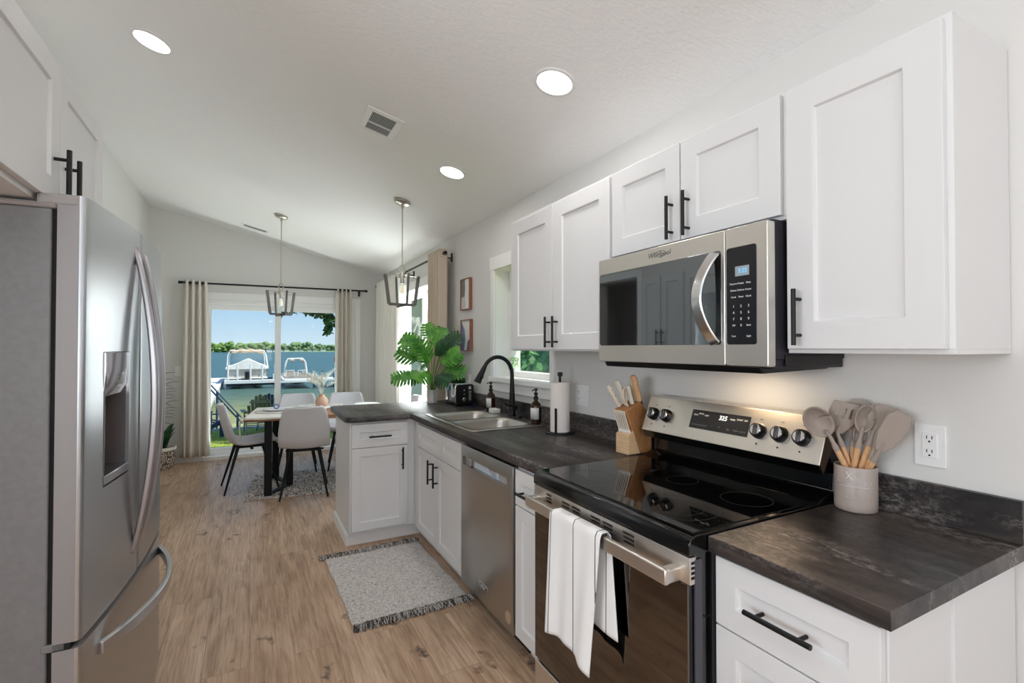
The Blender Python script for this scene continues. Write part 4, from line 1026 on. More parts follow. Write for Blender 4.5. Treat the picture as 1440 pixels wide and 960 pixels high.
vent(.648, 2.82, .285, .205, 'square white ceiling vent with grey louvers between the lights', 16, (0.02,))
mxv = cmx(.035, 6.6)
vent(.03, 6.59, .15, .30, 'long narrow ceiling vent near the back wall above the dining table', 20, (), .028)

def pendant(x, y, ang, label):
    o = Vector((x, y, zc(x))); t = thing('pendant_light', label, 'pendant light', o)
    mx = cmx(x, y)
    build('canopy', M().lathe([(0, 0), (.066, 0), (.066, .014), (.05, .026), (.012, .03), (0, .03)], n=32).xf(mx), m_nickel, t)
    zt_, zb_ = 1.985, 1.745
    build('rod', M().cyl((x, y, o.z-.02), (x, y, zt_+.08), .0055).cyl((x, y, o.z-.06), (x, y, o.z-.025), .011), m_nickel, t)
    m = M().tube([(x+.024*math.cos(R(a))*.87, y-.024*math.cos(R(a))*.5, zt_+.045+.034*math.sin(R(a))) for a in range(0, 360, 20)], .0055, 8, cyc=True); build('ring', m, m_nickel, t)
    m = M().cyl((x, y, zt_-.07), (x, y, zt_+.02), .016, n=18).cyl((x, y, zt_-.03), (x, y, zt_+.004), .026, n=18); build('socket', m, m_nickel, t)
    for k, a0 in enumerate((R(ang), R(ang+90))):
        d = Vector((math.cos(a0), math.sin(a0), 0)); o2 = Vector((x, y, 0)); pr = d.cross(Vector((0, 0, 1)))
        T, B = .140, .108; dz = -.006*k
        m = M().bar([o2+d*T+Vector((0, 0, zt_)), o2+d*B+Vector((0, 0, zb_+dz))], .026, .012, up=d)
        m.bar([o2-d*T+Vector((0, 0, zt_)), o2-d*B+Vector((0, 0, zb_+dz))], .026, .012, up=-d)
        m.bar([o2-d*(B+.002)+Vector((0, 0, zb_+dz)), o2+d*(B+.002)+Vector((0, 0, zb_+dz))], .022, .014, up=(0, 0, 1))
        build('cage_strap', m, m_graywood, t, bevel=.001)
        build('cage_crossbar', M().bar([o2-d*T+Vector((0, 0, zt_-.004+dz)), o2+d*T+Vector((0, 0, zt_-.004+dz))], .006, .012), m_nickel, t)
    build('glass_tube', M().lathe([(.036, 0), (.036, .15), (.034, .15), (.034, 0), (.036, 0)], (x, y, zb_+.03), 28), m_pane, t)
    build('bulb', M().lathe([(0, 0), (.014, .006), (.019, .03), (.015, .055), (.009, .075), (0, .075)], (x, y, zb_+.085), 20), m_bulb, t)
    light('pendant_lamp', 'POINT', (x, y, zb_+.10), (0, 0, 0), .5, (1, .9, .78), shadow_soft_size=.03)
pendant(.267, 5.607, 21, 'farther cage pendant with grey wood straps, hanging over the dining table')
pendant(1.072, 3.894, 5, 'nearer cage pendant with grey wood straps, hanging over the peninsula')

# ================================================================ CURTAINS
def curtain(name, label, p0, p1, z0, z1, folds, amp, mt, flare=0, seed=1, ph=0):
    p0, p1 = Vector((*p0, 0)), Vector((*p1, 0)); d = (p1-p0).normalized(); n = Vector((-d.y, d.x, 0)); r_ = random.Random(seed); L = (p1-p0).length
    off = [r_.uniform(-.3, .3) for _ in range(folds+2)]
    def fn(u, v):
        z = z0+(z1-z0)*v; a = u*folds*2*PI+ph; w = amp*(1-.15*v); s = off[int(u*folds)]*(1-v)
        k = L*(1+flare*(1-v)**1.3)
        q = p0+d*(L/2+(u-.5)*k+.010*math.sin(a*.5+z*2)*(1-v))+n*(w*math.sin(a+s)+.006*math.sin(z*3+u*7)*(1-v))
        return (q.x, q.y, z)
    m = M().grid(fn, folds*14, 24); c_ = (p0+p1)/2
    t = thing(name, label, 'curtain', (c_.x, c_.y, z1), group=None)
    build('cloth', m, mt, t, solid=.004, smooth=60, recalc=False)
    return t
def grommets(t, p0, p1, z, n):
    p0, p1 = Vector((*p0, z)), Vector((*p1, z)); m = M(); d = (p1-p0).normalized()
    for i in range(n):
        q = p0+(p1-p0)*((i+.5)/n); m.tube([q+Vector((0, 0, .022*math.sin(R(a))))+Vector((d.y, -d.x, 0))*.022*math.cos(R(a)) for a in range(0, 360, 30)], .004, 6, cyc=True)
    build('grommets', m, m_black, t)
RZ = 2.185
def rod(name, label, a, b, brk):
    t = thing(name, label, 'curtain rod', a); build('pole', M().cyl(a, b, .0115, n=16), m_black, t)
    a, b = Vector(a), Vector(b); d = (b-a).normalized()
    for q, s in ((a, -1), (b, 1)): build('finial', M().cyl(q, q+d*s*.04, .017, n=16), m_black, t, bevel=.003)
    for q, w in brk:
        q, w = Vector(q), Vector(w); m = M().tube([q+Vector((0, 0, -.013)), q+Vector((0, 0, -.02))*1+(w-q)*.1, w+Vector((0, 0, -.03))], .006, 8); m.box(w+Vector((-.012, -.012, -.06)), w+Vector((.012, .012, .02))); build('bracket', m, m_black, t)
rod('curtain_rod', 'black curtain rod across the sliding glass door', (-.74, 7.03, RZ), (1.40, 7.03, RZ+.012), (((-.70, 7.03, RZ), (-.70, WY, RZ)), ((1.34, 7.03, RZ), (1.34, WY, RZ))))
cu = curtain('curtain', 'off-white grommet curtain at the left side of the sliding door', (-.735, 7.03), (-.475, 7.03), .075, RZ+.03, 4, .042, m_curt, .18, 2, .5); grommets(cu, (-.72, 7.03), (-.48, 7.03), RZ, 6)
cu = curtain('curtain', 'off-white grommet curtain at the right side of the sliding door', (1.02, 7.03), (1.235, 7.03), .075, RZ+.03, 4, .04, m_curt, .12, 5, 1.8); grommets(cu, (1.03, 7.03), (1.225, 7.03), RZ, 6)
RX = 1.565
rod('curtain_rod', 'dark curtain rod over the dining window, ending near the sink window', (RX, 4.26, 2.27), (RX, 6.99, 2.27), (((RX, 4.33, 2.27), (WX, 4.33, 2.27)), ((RX, 5.55, 2.27), (WX, 5.55, 2.27))))
cu = curtain('curtain', 'tan curtain panel hanging beside the two framed pictures', (RX, 4.64), (RX, 4.27), .08, 2.315, 5, .052, m_curt2, .04, 8, .9); grommets(cu, (RX, 4.62), (RX, 4.29), 2.27, 6)
cu = curtain('curtain', 'white curtain panel at the far side of the dining window, in the corner', (RX, 6.96), (RX, 5.80), .08, 2.30, 10, .04, m_sheer, .02, 9, .2); grommets(cu, (RX, 6.94), (RX, 5.84), 2.27, 10)
# ================================================================ DINING SET
TZ = .75
TM = Matrix.Translation((-.063, 5.104, 0)) @ Matrix.Rotation(R(-8), 4, 'Z')
TW, TD = 1.42, .80
t = thing('dining_table', 'wood-topped dining table with black metal legs by the sliding door', 'table', TM @ Vector((TW/2, TD/2, 0)))
build('tabletop', M().box((0, 0, TZ-.036), (TW, TD, TZ)).xf(TM), m_table, t, bevel=.004)
m_leg = mat('black_metal', (20, 20, 22), .5, .4)
for sx_, fx in ((.2, .16), (TW-.2, -.16)):
    post = [(sx_, .07), (sx_, TD-.07), (sx_+fx, TD/2)]
    for a, b in post: build('leg', M().box((a-.032, b-.02, .0), (a+.032, b+.02, TZ-.036)).xf(TM), m_leg, t, bevel=.002)
    m = M().bar([(post[0][0], post[0][1], .012), (post[2][0], post[2][1], .012), (post[1][0], post[1][1], .012)], .024, .05).bar([(post[0][0], post[0][1], TZ-.045), (post[2][0], post[2][1], TZ-.045), (post[1][0], post[1][1], TZ-.045)], .018, .05)
    build('foot_bar', m.xf(TM), m_leg, t)
# white cloth over the left end, with one corner hanging down
def runner(u, v):
    x = -.012+u*.62; y = -.02+v*(TD+.04); z = TZ+.004
    if v < .1: z = TZ+.004-(.1-v)/.1*.022; y = -.012
    e = 0
    if x < .0: z -= .03
    return TM @ Vector((x, y, z+.0012*math.sin(u*17+v*9)))
o = build('table_runner', M().grid(runner, 30, 40), m_sheer, loc=(.2, 5.4, TZ), solid=.003, smooth=60, recalc=False); tag(o, 'white cloth laid over the left end of the dining table', 'tablecloth')
m = M().grid(lambda u, v: TM @ Vector((-.022-.012*math.sin(v*3), .0+u*.07+.02*v*math.sin(u*4), TZ+.004-v*.19)), 6, 10); build('hanging_corner', m, m_sheer, o, solid=.003, smooth=60, recalc=False)
def placemat(px, py, label, r=.2):
    c_ = TM @ Vector((px, py, TZ+.007)); m = M(); prof = [(0, 0), (r, 0), (r+.003, .004), (r-.003, .008), (0, .008)]
    tag(build('placemat', M().lathe(prof, n=48), noisy('woven_white', (226, 224, 222), (200, 198, 198), 120, .85), loc=None), label, 'placemat', 'round white placemats').location = c_
    pl = M().lathe([(0, .0), (.08, 0), (.125, .014), (.128, .016), (.122, .018), (.08, .005), (0, .005)], n=40)
    tag(build('plate', pl, m_white, loc=None, smooth=60), label.replace('round woven placemat', 'white dinner plate'), 'plate', 'dinner plates').location = c_+Vector((0, 0, .009))
placemat(.24, .40, 'round woven placemat at the left end of the dining table')
placemat(.50, .24, 'round woven placemat in front of the near chair')
placemat(.55, .58, 'round woven placemat in front of the chair facing the kitchen')
placemat(1.12, .58, 'round woven placemat right of the vase')
c_ = TM @ Vector((.235, .40, TZ+.033)); t = tag(build('napkin_ring', M().tube([(.022*math.cos(R(a)), 0, .022*math.sin(R(a))) for a in range(0, 360, 24)], .005, 8, cyc=True, flat=(3.4, 1)), m_blue, loc=None), 'small bright blue napkin ring on the left plate', 'napkin ring'); t.location = c_+Vector((0, 0, .022))
# vase with dried grasses
VC = Vector((.67, 5.60, TZ+.004)); t = thing('vase', 'rounded terracotta vase of pale dried grasses on the dining table', 'vase', VC)
build('pot', M().lathe([(0, 0), (.035, 0), (.056, .02), (.066, .055), (.06, .09), (.038, .118), (.027, .132), (.031, .146), (.026, .146), (.022, .13), (0, .12)], VC, 32), m_vase, t, smooth=60)
r_ = random.Random(3)
for i in range(18):
    a = r_.uniform(0, 2*PI); sp = r_.uniform(.04, .2); h = r_.uniform(.2, .36); b = VC+Vector((0, 0, .12)); tp = VC+Vector((sp*math.cos(a), sp*math.sin(a)*.6, h+.06)); md = VC+Vector((sp*.3*math.cos(a), sp*.3*math.sin(a), .12+h*.5))
    m = M().tube([b, md, tp], .0012, 5)
    for k in range(46):
        q = .55+.45*k/45; p = md+(tp-md)*((q-.5)*2); aa = r_.uniform(0, 2*PI); L = .05*(1-abs(q-.78)*2.6)+.008
        dd = Vector((math.cos(aa)*.7, math.sin(aa)*.7, .9)).normalized(); s_ = dd.orthogonal().normalized()*.0022
        m.add([p-s_, p+s_, p+dd*L], [(0, 1, 2)])
    build('dried_stem', m, m_pampas, t, smooth=0, recalc=False)
r_ = random.Random(12); m = M()
for k in range(260):
    a = r_.uniform(0, 2*PI); q = .12+.035*r_.gauss(0, 1); p = VC+Vector((q*1.5*math.cos(a), q*math.sin(a), r_.uniform(.006, .03))); m.lathe([(0, -.005), (.005, 0), (0, .005)], p, 5)
tag(build('flower_garland', m, mat('white_blossom', (236, 236, 228), .8), loc=tuple(VC), smooth=0), 'ring of small white blossoms around the vase foot', 'garland', kind='stuff')

# chairs
def chair_shell():
    prof = [(.235, .452, .40), (.215, .470, .43), (.12, .466, .455), (0, .455, .46), (-.10, .452, .455), (-.165, .472, .45), (-.205, .53, .45), (-.225, .60, .45), (-.245, .68, .43), (-.262, .76, .40), (-.278, .82, .365), (-.284, .845, .32)]
    def fn(u, v):
        f = v*(len(prof)-1); i = min(len(prof)-2, int(f)); k = f-i; a, b = prof[i], prof[i+1]
        y, z, w = (a[j]*(1-k)+b[j]*k for j in range(3)); s = (u-.5)*2; x = s*w/2
        seat = max(0, 1-v*2); bk = 1-seat
        z += .028*s*s*(1-v)*1.0*(v > .08); y += bk*.05*s*s
        if v > .93: z -= .0
        return (x, y, z)
    return M().grid(fn, 14, 34)
def make_chair():
    t = thing('dining_chair', 'x', 'chair', (0, 0, 0)); t['group'] = 'upholstered dining chairs'
    build('seat_shell', chair_shell(), m_chair, t, solid=.034, off=0, sub=1, smooth=80, recalc=False)
    m = M().box((-.13, -.13, .418), (.13, .15, .434)); m.box((-.17, -.012, .405), (.17, .012, .42)); build('under_frame', m, m_leg, t, bevel=.003)
    for sx_, sy_ in ((-1, 1), (1, 1), (-1, -1), (1, -1)):
        build('leg', M().tube([(sx_*.125, sy_*.12, .425), (sx_*.205, sy_*.235, 0)], [.016, .0085], 12), m_leg, t)
    return t
ch0 = make_chair()
spots = [((.46, 5.10), -6, 'light grey upholstered dining chair with its back to the kitchen, left of the peninsula'),
         ((-.005, 5.555), -84, 'light grey dining chair at the left end of the table, seen side-on'),
         ((.47, 6.10), 174, 'light grey dining chair behind the table, facing the kitchen, left of the vase'),
         ((1.00, 6.02), 172, 'light grey dining chair behind the table, right of the vase'),
         ((.97, 5.13), -7, 'light grey dining chair tucked in behind the end of the peninsula'),
         ((1.43, 5.46), 84, 'light grey dining chair at the right end of the table by the window')]
for i, ((x, y), rz, lb) in enumerate(spots):
    o = ch0 if i == 0 else copy_tree(ch0); o.location = (x, y, .005); o.rotation_euler = (0, 0, R(rz)); o['label'] = lb

# ================================================================ RUGS
def rugmat(name, cols, sc_, st=(1, 1, 1)):
    m = mat(name, (180, 175, 172), .95); t = NT(m); v = t.co(st)
    ck = t.noise(v, sc_, 2, .7); w = t.noise(v, sc_*.31, 2, .6)
    c1 = t.ramp(t.math('ADD', t.math('MULTIPLY', ck, .75), t.math('MULTIPLY', w, .25)), cols)
    t.base(c1); t.bump(ck, .8, .004); return m
m_rug = rugmat('marled_rug', [(.36, lin((98, 94, 96))), (.44, lin((180, 174, 171))), (.53, lin((222, 217, 213))), (.66, lin((240, 237, 234)))], 260, (1, .7, 1))
m_rug2 = rugmat('striped_marled_rug', [(.38, lin((38, 38, 44))), (.46, lin((150, 142, 138))), (.53, lin((214, 206, 198))), (.68, lin((236, 230, 224)))], 75, (1.5, .35, 1))
t = thing('rug', 'small grey marled rug with dark fringed ends in front of the sink cabinet', 'rug', (.77, 2.99, 0), R(0))
a0 = Matrix.Translation((.76, 2.985, 0)) @ Matrix.Rotation(R(1.5), 4, 'Z')
def rugfn(w, d, th):
    def f(u, v):
        x, y = (u-.5)*w, (v-.5)*d
        return (x+.004*math.sin(y*21), y+.004*math.sin(x*17), th+.0015*math.sin(x*40)*math.sin(y*33))
    return f
m = M().grid(rugfn(.63, .88, .007), 40, 50).xf(a0); build('woven_field', m, m_rug, t, solid=.007, off=-1, smooth=60, recalc=False)
r_ = random.Random(5)
for s in (-1, 1):
    for col_, mt_ in ((0, mat('fringe_dark', (66, 62, 62), .95)), (1, mat('fringe_light', (196, 190, 186), .95))):
        m = M()
        for k in range(330):
            x = -.315+.63*r_.random(); y0_ = s*.437; L = r_.uniform(.035, .075); dx_ = r_.uniform(-.03, .03)
            if s > 0: x += -.02*(x < -.2)*r_.random()*2
            z1_ = r_.uniform(.004, .016)
            m.tube([(x, y0_, .009), (x+dx_*.5, y0_+s*L*.5, z1_+.006), (x+dx_, y0_+s*L, z1_*.5)], .0017, 4)
        o = build('fringe', m.xf(a0), mt_, t, smooth=0, recalc=False); o['kind'] = 'stuff'
t = thing('rug', 'black and cream marled rug under the dining table', 'rug', (.72, 5.55, 0))
m = M().grid(rugfn(1.6, 1.0, .009), 40, 30).xf(Matrix.Translation((.79, 5.48, 0)) @ Matrix.Rotation(R(-6), 4, 'Z')); build('woven_field', m, m_rug2, t, solid=.009, off=-1, smooth=60, recalc=False)

# ================================================================ CORNER PLANT
BC = Vector((-.915, 6.90, 0)); t = thing('basket_plant', 'dark leafy floor plant in a woven basket in the back left corner', 'plant', BC)
m_bsk = mat('woven_basket', (206, 190, 172), .9); tt = NT(m_bsk); vv_ = tt.co((1, 1, 1))
bb = tt.n('ShaderNodeTexVoronoi', {'Vector': tt.n('ShaderNodeMapping', {'Vector': vv_, 'Scale': (70, 70, 60)}).outputs[0], 'Scale': 1.0}).outputs['Distance']
tt.base(tt.ramp(bb, [(.25, lin((222, 210, 196))), (.6, lin((92, 72, 62)))])); tt.bump(bb, .6, .004)
m_bw = mat('basket_white', (232, 226, 216), .9)
m = M().lathe([(0, .0), (.115, .0), (.125, .02), (.142, .13), (.142, .225), (.136, .225), (.13, .03), (0, .03)], BC, 40); build('basket', m, m_bsk, t, smooth=60)
m = M()
for k in range(3): m.tube([BC+Vector(((.142)*math.cos(R(a)), (.142)*math.sin(R(a)), .222+.011*k)) for a in range(0, 360, 15)], .0075, 8, cyc=True)
build('basket_rim', m, m_bw, t)
build('soil', M().lathe([(0, .19), (.136, .19), (.136, .2), (0, .2)], BC, 24), m_soil, t)
r_ = random.Random(21)
def blade(b, tip, w, fold=.25, sag=.1, n=9):
    b, tip = Vector(b), Vector(tip); ax = tip-b; L = ax.length; side = ax.cross(Vector((0, 0, 1)))
    if side.length < 1e-3: side = Vector((1, 0, 0))
    side.normalize(); m = M(); vs = []; fs = []
    for i in range(n+1):
        q = i/n; p = b+ax*q+Vector((0, 0, 1))*(sag*L*4*q*(1-q)-sag*L*q*0); ww = w*(math.sin(PI*(q*.92+.06)))**.8
        vs += [p-side*ww+Vector((0, 0, ww*fold)), p, p+side*ww+Vector((0, 0, ww*fold))]
    for i in range(n): fs += [(3*i, 3*i+1, 3*i+4, 3*i+3), (3*i+1, 3*i+2, 3*i+5, 3*i+4)]
    return m.add(vs, fs)
for i in range(9):
    a = R(-80+i*24); L = .26; h = .42+.05*(i % 3); tp = BC+Vector((L*math.cos(a)*.55, -abs(L*math.sin(a))*.4, h)); tp.x = max(tp.x, LX+.03); tp.y = min(tp.y, WY-.05)
    build('leaf', blade(BC+Vector((.01*math.cos(a), .01*math.sin(a), .17)), tp, .055), m_leafd, t, smooth=60, solid=.001, recalc=False)
for i in range(5):
    h = .62+.11*i; base = BC+Vector((0, 0, .18)); end = BC+Vector((-.02+.03*(i % 2), -.02-.01*i, h))
    build('stem', M().tube([base, (base+end)/2+Vector((.02, 0, 0)), end], [.007, .005, .003], 6), m_stem, t)
    for s in (-1, 1):
        for k in range(3):
            q = end-Vector((0, 0, .05*k)); tp = q+Vector((s*(.17-.02*k) if s > 0 else -.10, -.05+.02*k, .05-.035*k)); build('leaf', blade(q, tp, .014, sag=.12), m_leafd, t, smooth=60, solid=.001, recalc=False)

# ================================================================ OUTSIDE
m_grass = mat('lawn_grass', (120, 150, 50), .9); t = NT(m_grass); n1 = t.noise(t.co(), 1.4, 5, .65); n2 = t.noise(t.co(), 40, 4, .7)
t.base(t.mix(n2, t.ramp(n1, [(.35, lin((140, 160, 48))), (.65, lin((200, 204, 84)))]), lin((112, 136, 44)))); t.bump(n2, .8, .05)
m = M(); prof = [(7.30, -.24), (8.5, -.36), (12.0, -.62), (15.3, -.82)]
m.grid(lambda u, v: (-14+u*34, prof[0][0]+(15.3-7.3)*v, -.24-.58*v+.03*math.sin(u*31)*math.sin(v*9)), 40, 16)
lawn = build('lawn', m, m_grass, smooth=60, recalc=False, solid=.2, off=-1); lawn['kind'] = 'structure'
m = M().grid(lambda u, v: (1.9+u*25, -9+v*16.35, -.26+.02*math.sin(u*20)), 20, 20); o = build('side_yard_ground', m, m_grass, smooth=60, recalc=False); o['kind'] = 'structure'
# stoop under the door
# grass tufts near the door
r_ = random.Random(9); m = M()
for k in range(5200):
    y = 7.6+r_.random()**1.4*7.4; x = -2.6+r_.random()*5.4; z = -.24-.58*(y-7.3)/8+.0; h = r_.uniform(.03, .075); a = r_.uniform(0, PI); dx_, dy_ = .006*math.cos(a), .006*math.sin(a)
    m.add([(x-dx_, y-dy_, z-.01), (x+dx_, y+dy_, z-.01), (x+r_.uniform(-.03, .03), y+r_.uniform(-.03, .03), z+h)], [(0, 1, 2)])
o = build('grass', m, noisy('grass_blades', (150, 172, 52), (212, 214, 100), 3, .8), smooth=0, recalc=False); tag(o, 'short sunlit lawn grass outside the sliding door', 'grass', kind='stuff')
m_stone = noisy('seawall_stone', (150, 152, 150), (104, 108, 110), 6, .9)
tag(build('seawall', M().box((-14, 15.25, -1.6), (20, 15.6, -.80)), m_stone, loc=(0, 15.4, -1.6), bevel=.03), 'low grey stone seawall where the lawn meets the lake', 'seawall')
m_water = mat('lake_water', (34, 76, 96), .32, spec=.2, ior=1.14); t = NT(m_water); vv_ = t.co((1, 1, 1))
n = t.noise(t.co((.6, 1.6, 1)), 2.2, 4, .6, .5); t.bump(n, .9, .15)
sy_ = t.n('ShaderNodeSeparateXYZ', {0: t.n('ShaderNodeTexCoord').outputs['Object']}).outputs['Y']
sh = t.ramp(t.math('DIVIDE', sy_, 60.), [(.25, lin((180, 176, 128))), (.36, lin((134, 138, 92))), (.50, lin((78, 102, 92))), (.70, lin((60, 94, 102)))])
rp = t.ramp(t.noise(t.co((.4, 1.8, 1)), 1.6, 5, .75), [(.42, (.62, .62, .62)), (.62, (1.25, 1.25, 1.2))]); t.base(t.mix(.8, sh, rp, 'MULTIPLY'))
m = M().add([(-900, 15.5, -1.2), (900, 15.5, -1.2), (900, 900, -1.2), (-900, 900, -1.2)], [(0, 1, 2, 3)]); o = build('lake', m, m_water, smooth=0, recalc=False); o['kind'] = 'structure'
# far shore
def blob(m, c, r, rr, n=10):
    c = Vector(c); k1, k2, k3 = rr.uniform(0, 9), rr.uniform(0, 9), rr.uniform(0, 9)
    rs = []
    for i in range(1, n):
        th = PI*i/n; rs.append([c+Vector((r[0]*math.sin(th)*math.cos(2*PI*j/12)*(1+.16*math.sin(5*th+k1+j*1.3)), r[1]*math.sin(th)*math.sin(2*PI*j/12)*(1+.16*math.sin(4*th+k2+j)), r[2]*math.cos(th)*(1+.12*math.sin(j*2.1+k3)))) for j in range(12)])
    m.rings(rs)
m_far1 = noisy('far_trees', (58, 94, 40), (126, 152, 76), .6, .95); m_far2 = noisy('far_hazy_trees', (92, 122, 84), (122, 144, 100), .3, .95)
m_shore = mat('shore_sand', (196, 190, 170), .9)
rr = random.Random(4)
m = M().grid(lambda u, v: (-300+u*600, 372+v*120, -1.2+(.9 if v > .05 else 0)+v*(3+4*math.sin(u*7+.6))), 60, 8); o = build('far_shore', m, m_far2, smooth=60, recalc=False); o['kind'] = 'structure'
for i in range(58):
    x = -48+i*2.3+rr.uniform(-.5, .5); near = x < 14; y = (355 if near else 388)+(i % 4)*8.5; hh = rr.uniform(5.0, 7.2) if near else rr.uniform(4.4, 5.6)
    if x > 14: hh += 2.0*math.exp(-((x-34)/10)**2)
    m = M(); 
    for q in range(7): blob(m, (x+rr.uniform(-1.9, 1.9), y+rr.uniform(-1.4, 1.4), -1.2+hh*(.22+.10*q)), (rr.uniform(1.3, 2.2), 1.9, hh*.22), rr, 8)
    m.cyl((x, y, -1.2), (x, y, 1.5), .35, n=8)
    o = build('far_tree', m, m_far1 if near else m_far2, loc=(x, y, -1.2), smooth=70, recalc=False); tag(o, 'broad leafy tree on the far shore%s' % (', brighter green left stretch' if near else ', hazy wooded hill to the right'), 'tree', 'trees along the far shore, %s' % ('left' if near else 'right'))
m_roof = mat('far_roof', (120, 112, 108), .8)
for i in range(9):
    x = 9+i*4.6+rr.uniform(-1, 1); y = 346 if x < 14 else 380; w = rr.uniform(1.0, 1.7); h = rr.uniform(1.1, 1.7); o0 = Vector((x, y, -1.1))
    t = thing('lake_house', 'tiny pale house on the far shore, %s counted from the left' % ['first', 'second', 'third', 'fourth', 'fifth', 'sixth', 'seventh', 'eighth', 'ninth'][i], 'house', o0, group='houses on the far shore')
    build('wall', M().box(o0+Vector((-w, -1.5, 0)), o0+Vector((w, 1.5, h))), mat('far_house_wall', (230, 230, 228), .8), t); build('roof', M().prism([(x-w-.2, -1.1+h), (x+w+.2, -1.1+h), (x, -1.1+h+.9)], y-1.7, y+1.7, 'y'), m_roof, t)

# dock, boats, lifts
m_wh = mat('white_aluminium', (232, 232, 230), .4, .2); m_dockm = noisy('dock_decking', (222, 218, 214), (198, 196, 196), 3, .8, (1, 6, 1)); m_navy = mat('navy_plastic', (50, 68, 98), .55)
DZ = -.90
t = thing('dock', 'long pale boat dock running out from the lawn at the left', 'dock', (-2.1, 17.5, DZ))
build('decking', M().prism([(-2.35, 17.2), (-1.35, 17.2), (-1.75, 37), (-1.75, 44), (-4.0, 44), (-4.0, 38), (-2.7, 37)], DZ-.1, DZ), m_dockm, t)
m = M()
for y in (17.4, 22, 27, 32, 37, 43):
    for x in (-2.35, -1.5): m.cyl((x-.1 if y > 30 else x, y, -1.9), (x-.1 if y > 30 else x, y, DZ+.02), .04, n=8)
build('pilings', m, m_wh, t); build('edge_board', M().prism([(-1.38, 17.2), (-1.33, 17.2), (-1.72, 37), (-1.77, 37)], DZ-.16, DZ+.02), m_wh, t)
t = thing('dock_step', 'blue-white step box at the near end of the dock', 'steps', (-1.9, 16.6, -1.2)); build('box', M().box((-2.3, 15.9, -1.2), (-1.2, 17.15, -1.0)), mat('pale_blue_plastic', (120, 150, 200), .6), t, bevel=.02)
t = thing('hand_railing', 'dark metal handrail slanting down beside the dock', 'railing', (-.7, 16.2, -.8))
m = M(); 
for k in (0, .14): m.tube([(-1.02+k*.0, 16.4, .34-k), (-.22, 16.0, -.62-k)], .022, 8)
build('rails', m, m_navy, t)
for x, z1 in ((-.86, .15), (-.34, -.48)): build('post', M().cyl((x, 16.3 if x < -.5 else 16.05, -1.15), (x, 16.3 if x < -.5 else 16.05, z1), .03, n=8), m_navy, t)

m_fence = noisy('pontoon_panel', (196, 190, 180), (178, 172, 164), 1.2, .5); m_canv = noisy('boat_canvas', (236, 234, 230), (214, 210, 204), 1.5, .8); m_bim = noisy('striped_bimini', (206, 182, 150), (150, 118, 90), 2, .8, (3, .3, 1))
BY = 36.3
t = thing('pontoon_boat', 'covered pontoon boat with folded canopy on a lift, left of the door mullion', 'boat', (-.2, BY, -.9))
for x in (-.95, .45): build('pontoon', M().lathe([(0, 0), (.26, .5), (.3, 1.2), (.3, 6.5), (.2, 7)], (x, BY-.2, -.92), 18, (0, 1, 0)), m_wh, t)
build('deck', M().box((-1.45, BY, -.62), (.95, BY+7, -.52)), m_wh, t, bevel=.02)
m = M()
for a, b in (((-1.42, BY+.3, -.52), (-.95, BY+.34, .05)), ((-.9, BY+.3, -.52), (-.25, BY+.34, .05)), ((-.2, BY+.3, -.52), (.42, BY+.34, .05)), ((.47, BY+.3, -.52), (.92, BY+.34, .05)), ((-1.42, BY+.3, -.52), (-1.38, BY+6.5, .05)), ((.88, BY+.3, -.52), (.92, BY+6.5, .05))): m.box(a, b)
build('fence_panels', m, m_fence, t, bevel=.01)
ap = [(-1.5, .02), (-1.5, .1), (-.75, .42), (-.2, .70), (.35, .42), (1.0, .1), (1.0, .02)]
m = M().rings([[(x*.98+.0, BY+.15, z) for x, z in ap], [(x, BY+1.0, z+.03) for x, z in ap], [(x, BY+3.5, z*.9) for x, z in ap], [(x, BY+6.2, z*.6+.02) for x, z in ap]]); build('cover_canvas', m, m_canv, t, smooth=20)
build('motor', M().box((-.38, BY-.35, -.6), (-.08, BY+.05, -.12)), m_blackp, t, bevel=.06, seg=3)
m = M().tube([(-1.42, BY+.9, .02), (-1.38, BY+.9, .9), (-1.25, BY+.9, 1.22), (.75, BY+.9, 1.22), (.88, BY+.9, .9), (1.0, BY+.9, .02)], .045, 8).tube([(-1.35, BY+2.2, .02), (-1.30, BY+1.6, .8), (-1.2, BY+1.2, 1.12)], .03, 8).tube([(.85, BY+2.2, .02), (.8, BY+1.6, .8), (.72, BY+1.2, 1.12)], .03, 8); build('canopy_frame', m, m_wh, t)
m = M().grid(lambda u, v: (-1.28+u*2.05, BY+.85+v*.7, 1.16+.10*math.sin(PI*v)+.05*math.sin(u*PI)+.03*math.sin(u*23)), 24, 6); m.grid(lambda u, v: (-1.2+u*1.9, BY+.84, 1.16-v*(.13+.06*math.sin(u*19)*math.sin(u*5))+.05*math.sin(u*PI)), 24, 3); build('folded_canopy', m, m_bim, t, solid=.04, recalc=False)
t = thing('boat_lift', 'white boat lift with tall guide posts under the left pontoon boat', 'boat lift', (0, BY-.6, -1.2))
build('platform', M().box((-1.5, BY-.9, -.86), (1.6, BY-.75, -.68)).box((-1.5, BY-.9, -.7), (1.6, BY-.2, -.66)), m_wh, t, bevel=.01)
build('cross_beam', M().box((-1.5, BY-.2, -1.02), (1.5, BY-.1, -.86)).box((-1.5, BY+6, -1.02), (1.5, BY+6.1, -.86)), m_navy, t)
for x in (-1.30, -.78, -.05, .62, 1.36): build('post', M().cyl((x, BY-.85, -.85), (x, BY-.85, .34), .055, n=10), m_wh, t)
for x in (-1.45, 1.5): build('leg', M().cyl((x, BY-.5, -2), (x, BY-.5, -.6), .06, n=8).cyl((x, BY+6, -2), (x, BY+6, -.6), .06, n=8), m_wh, t)
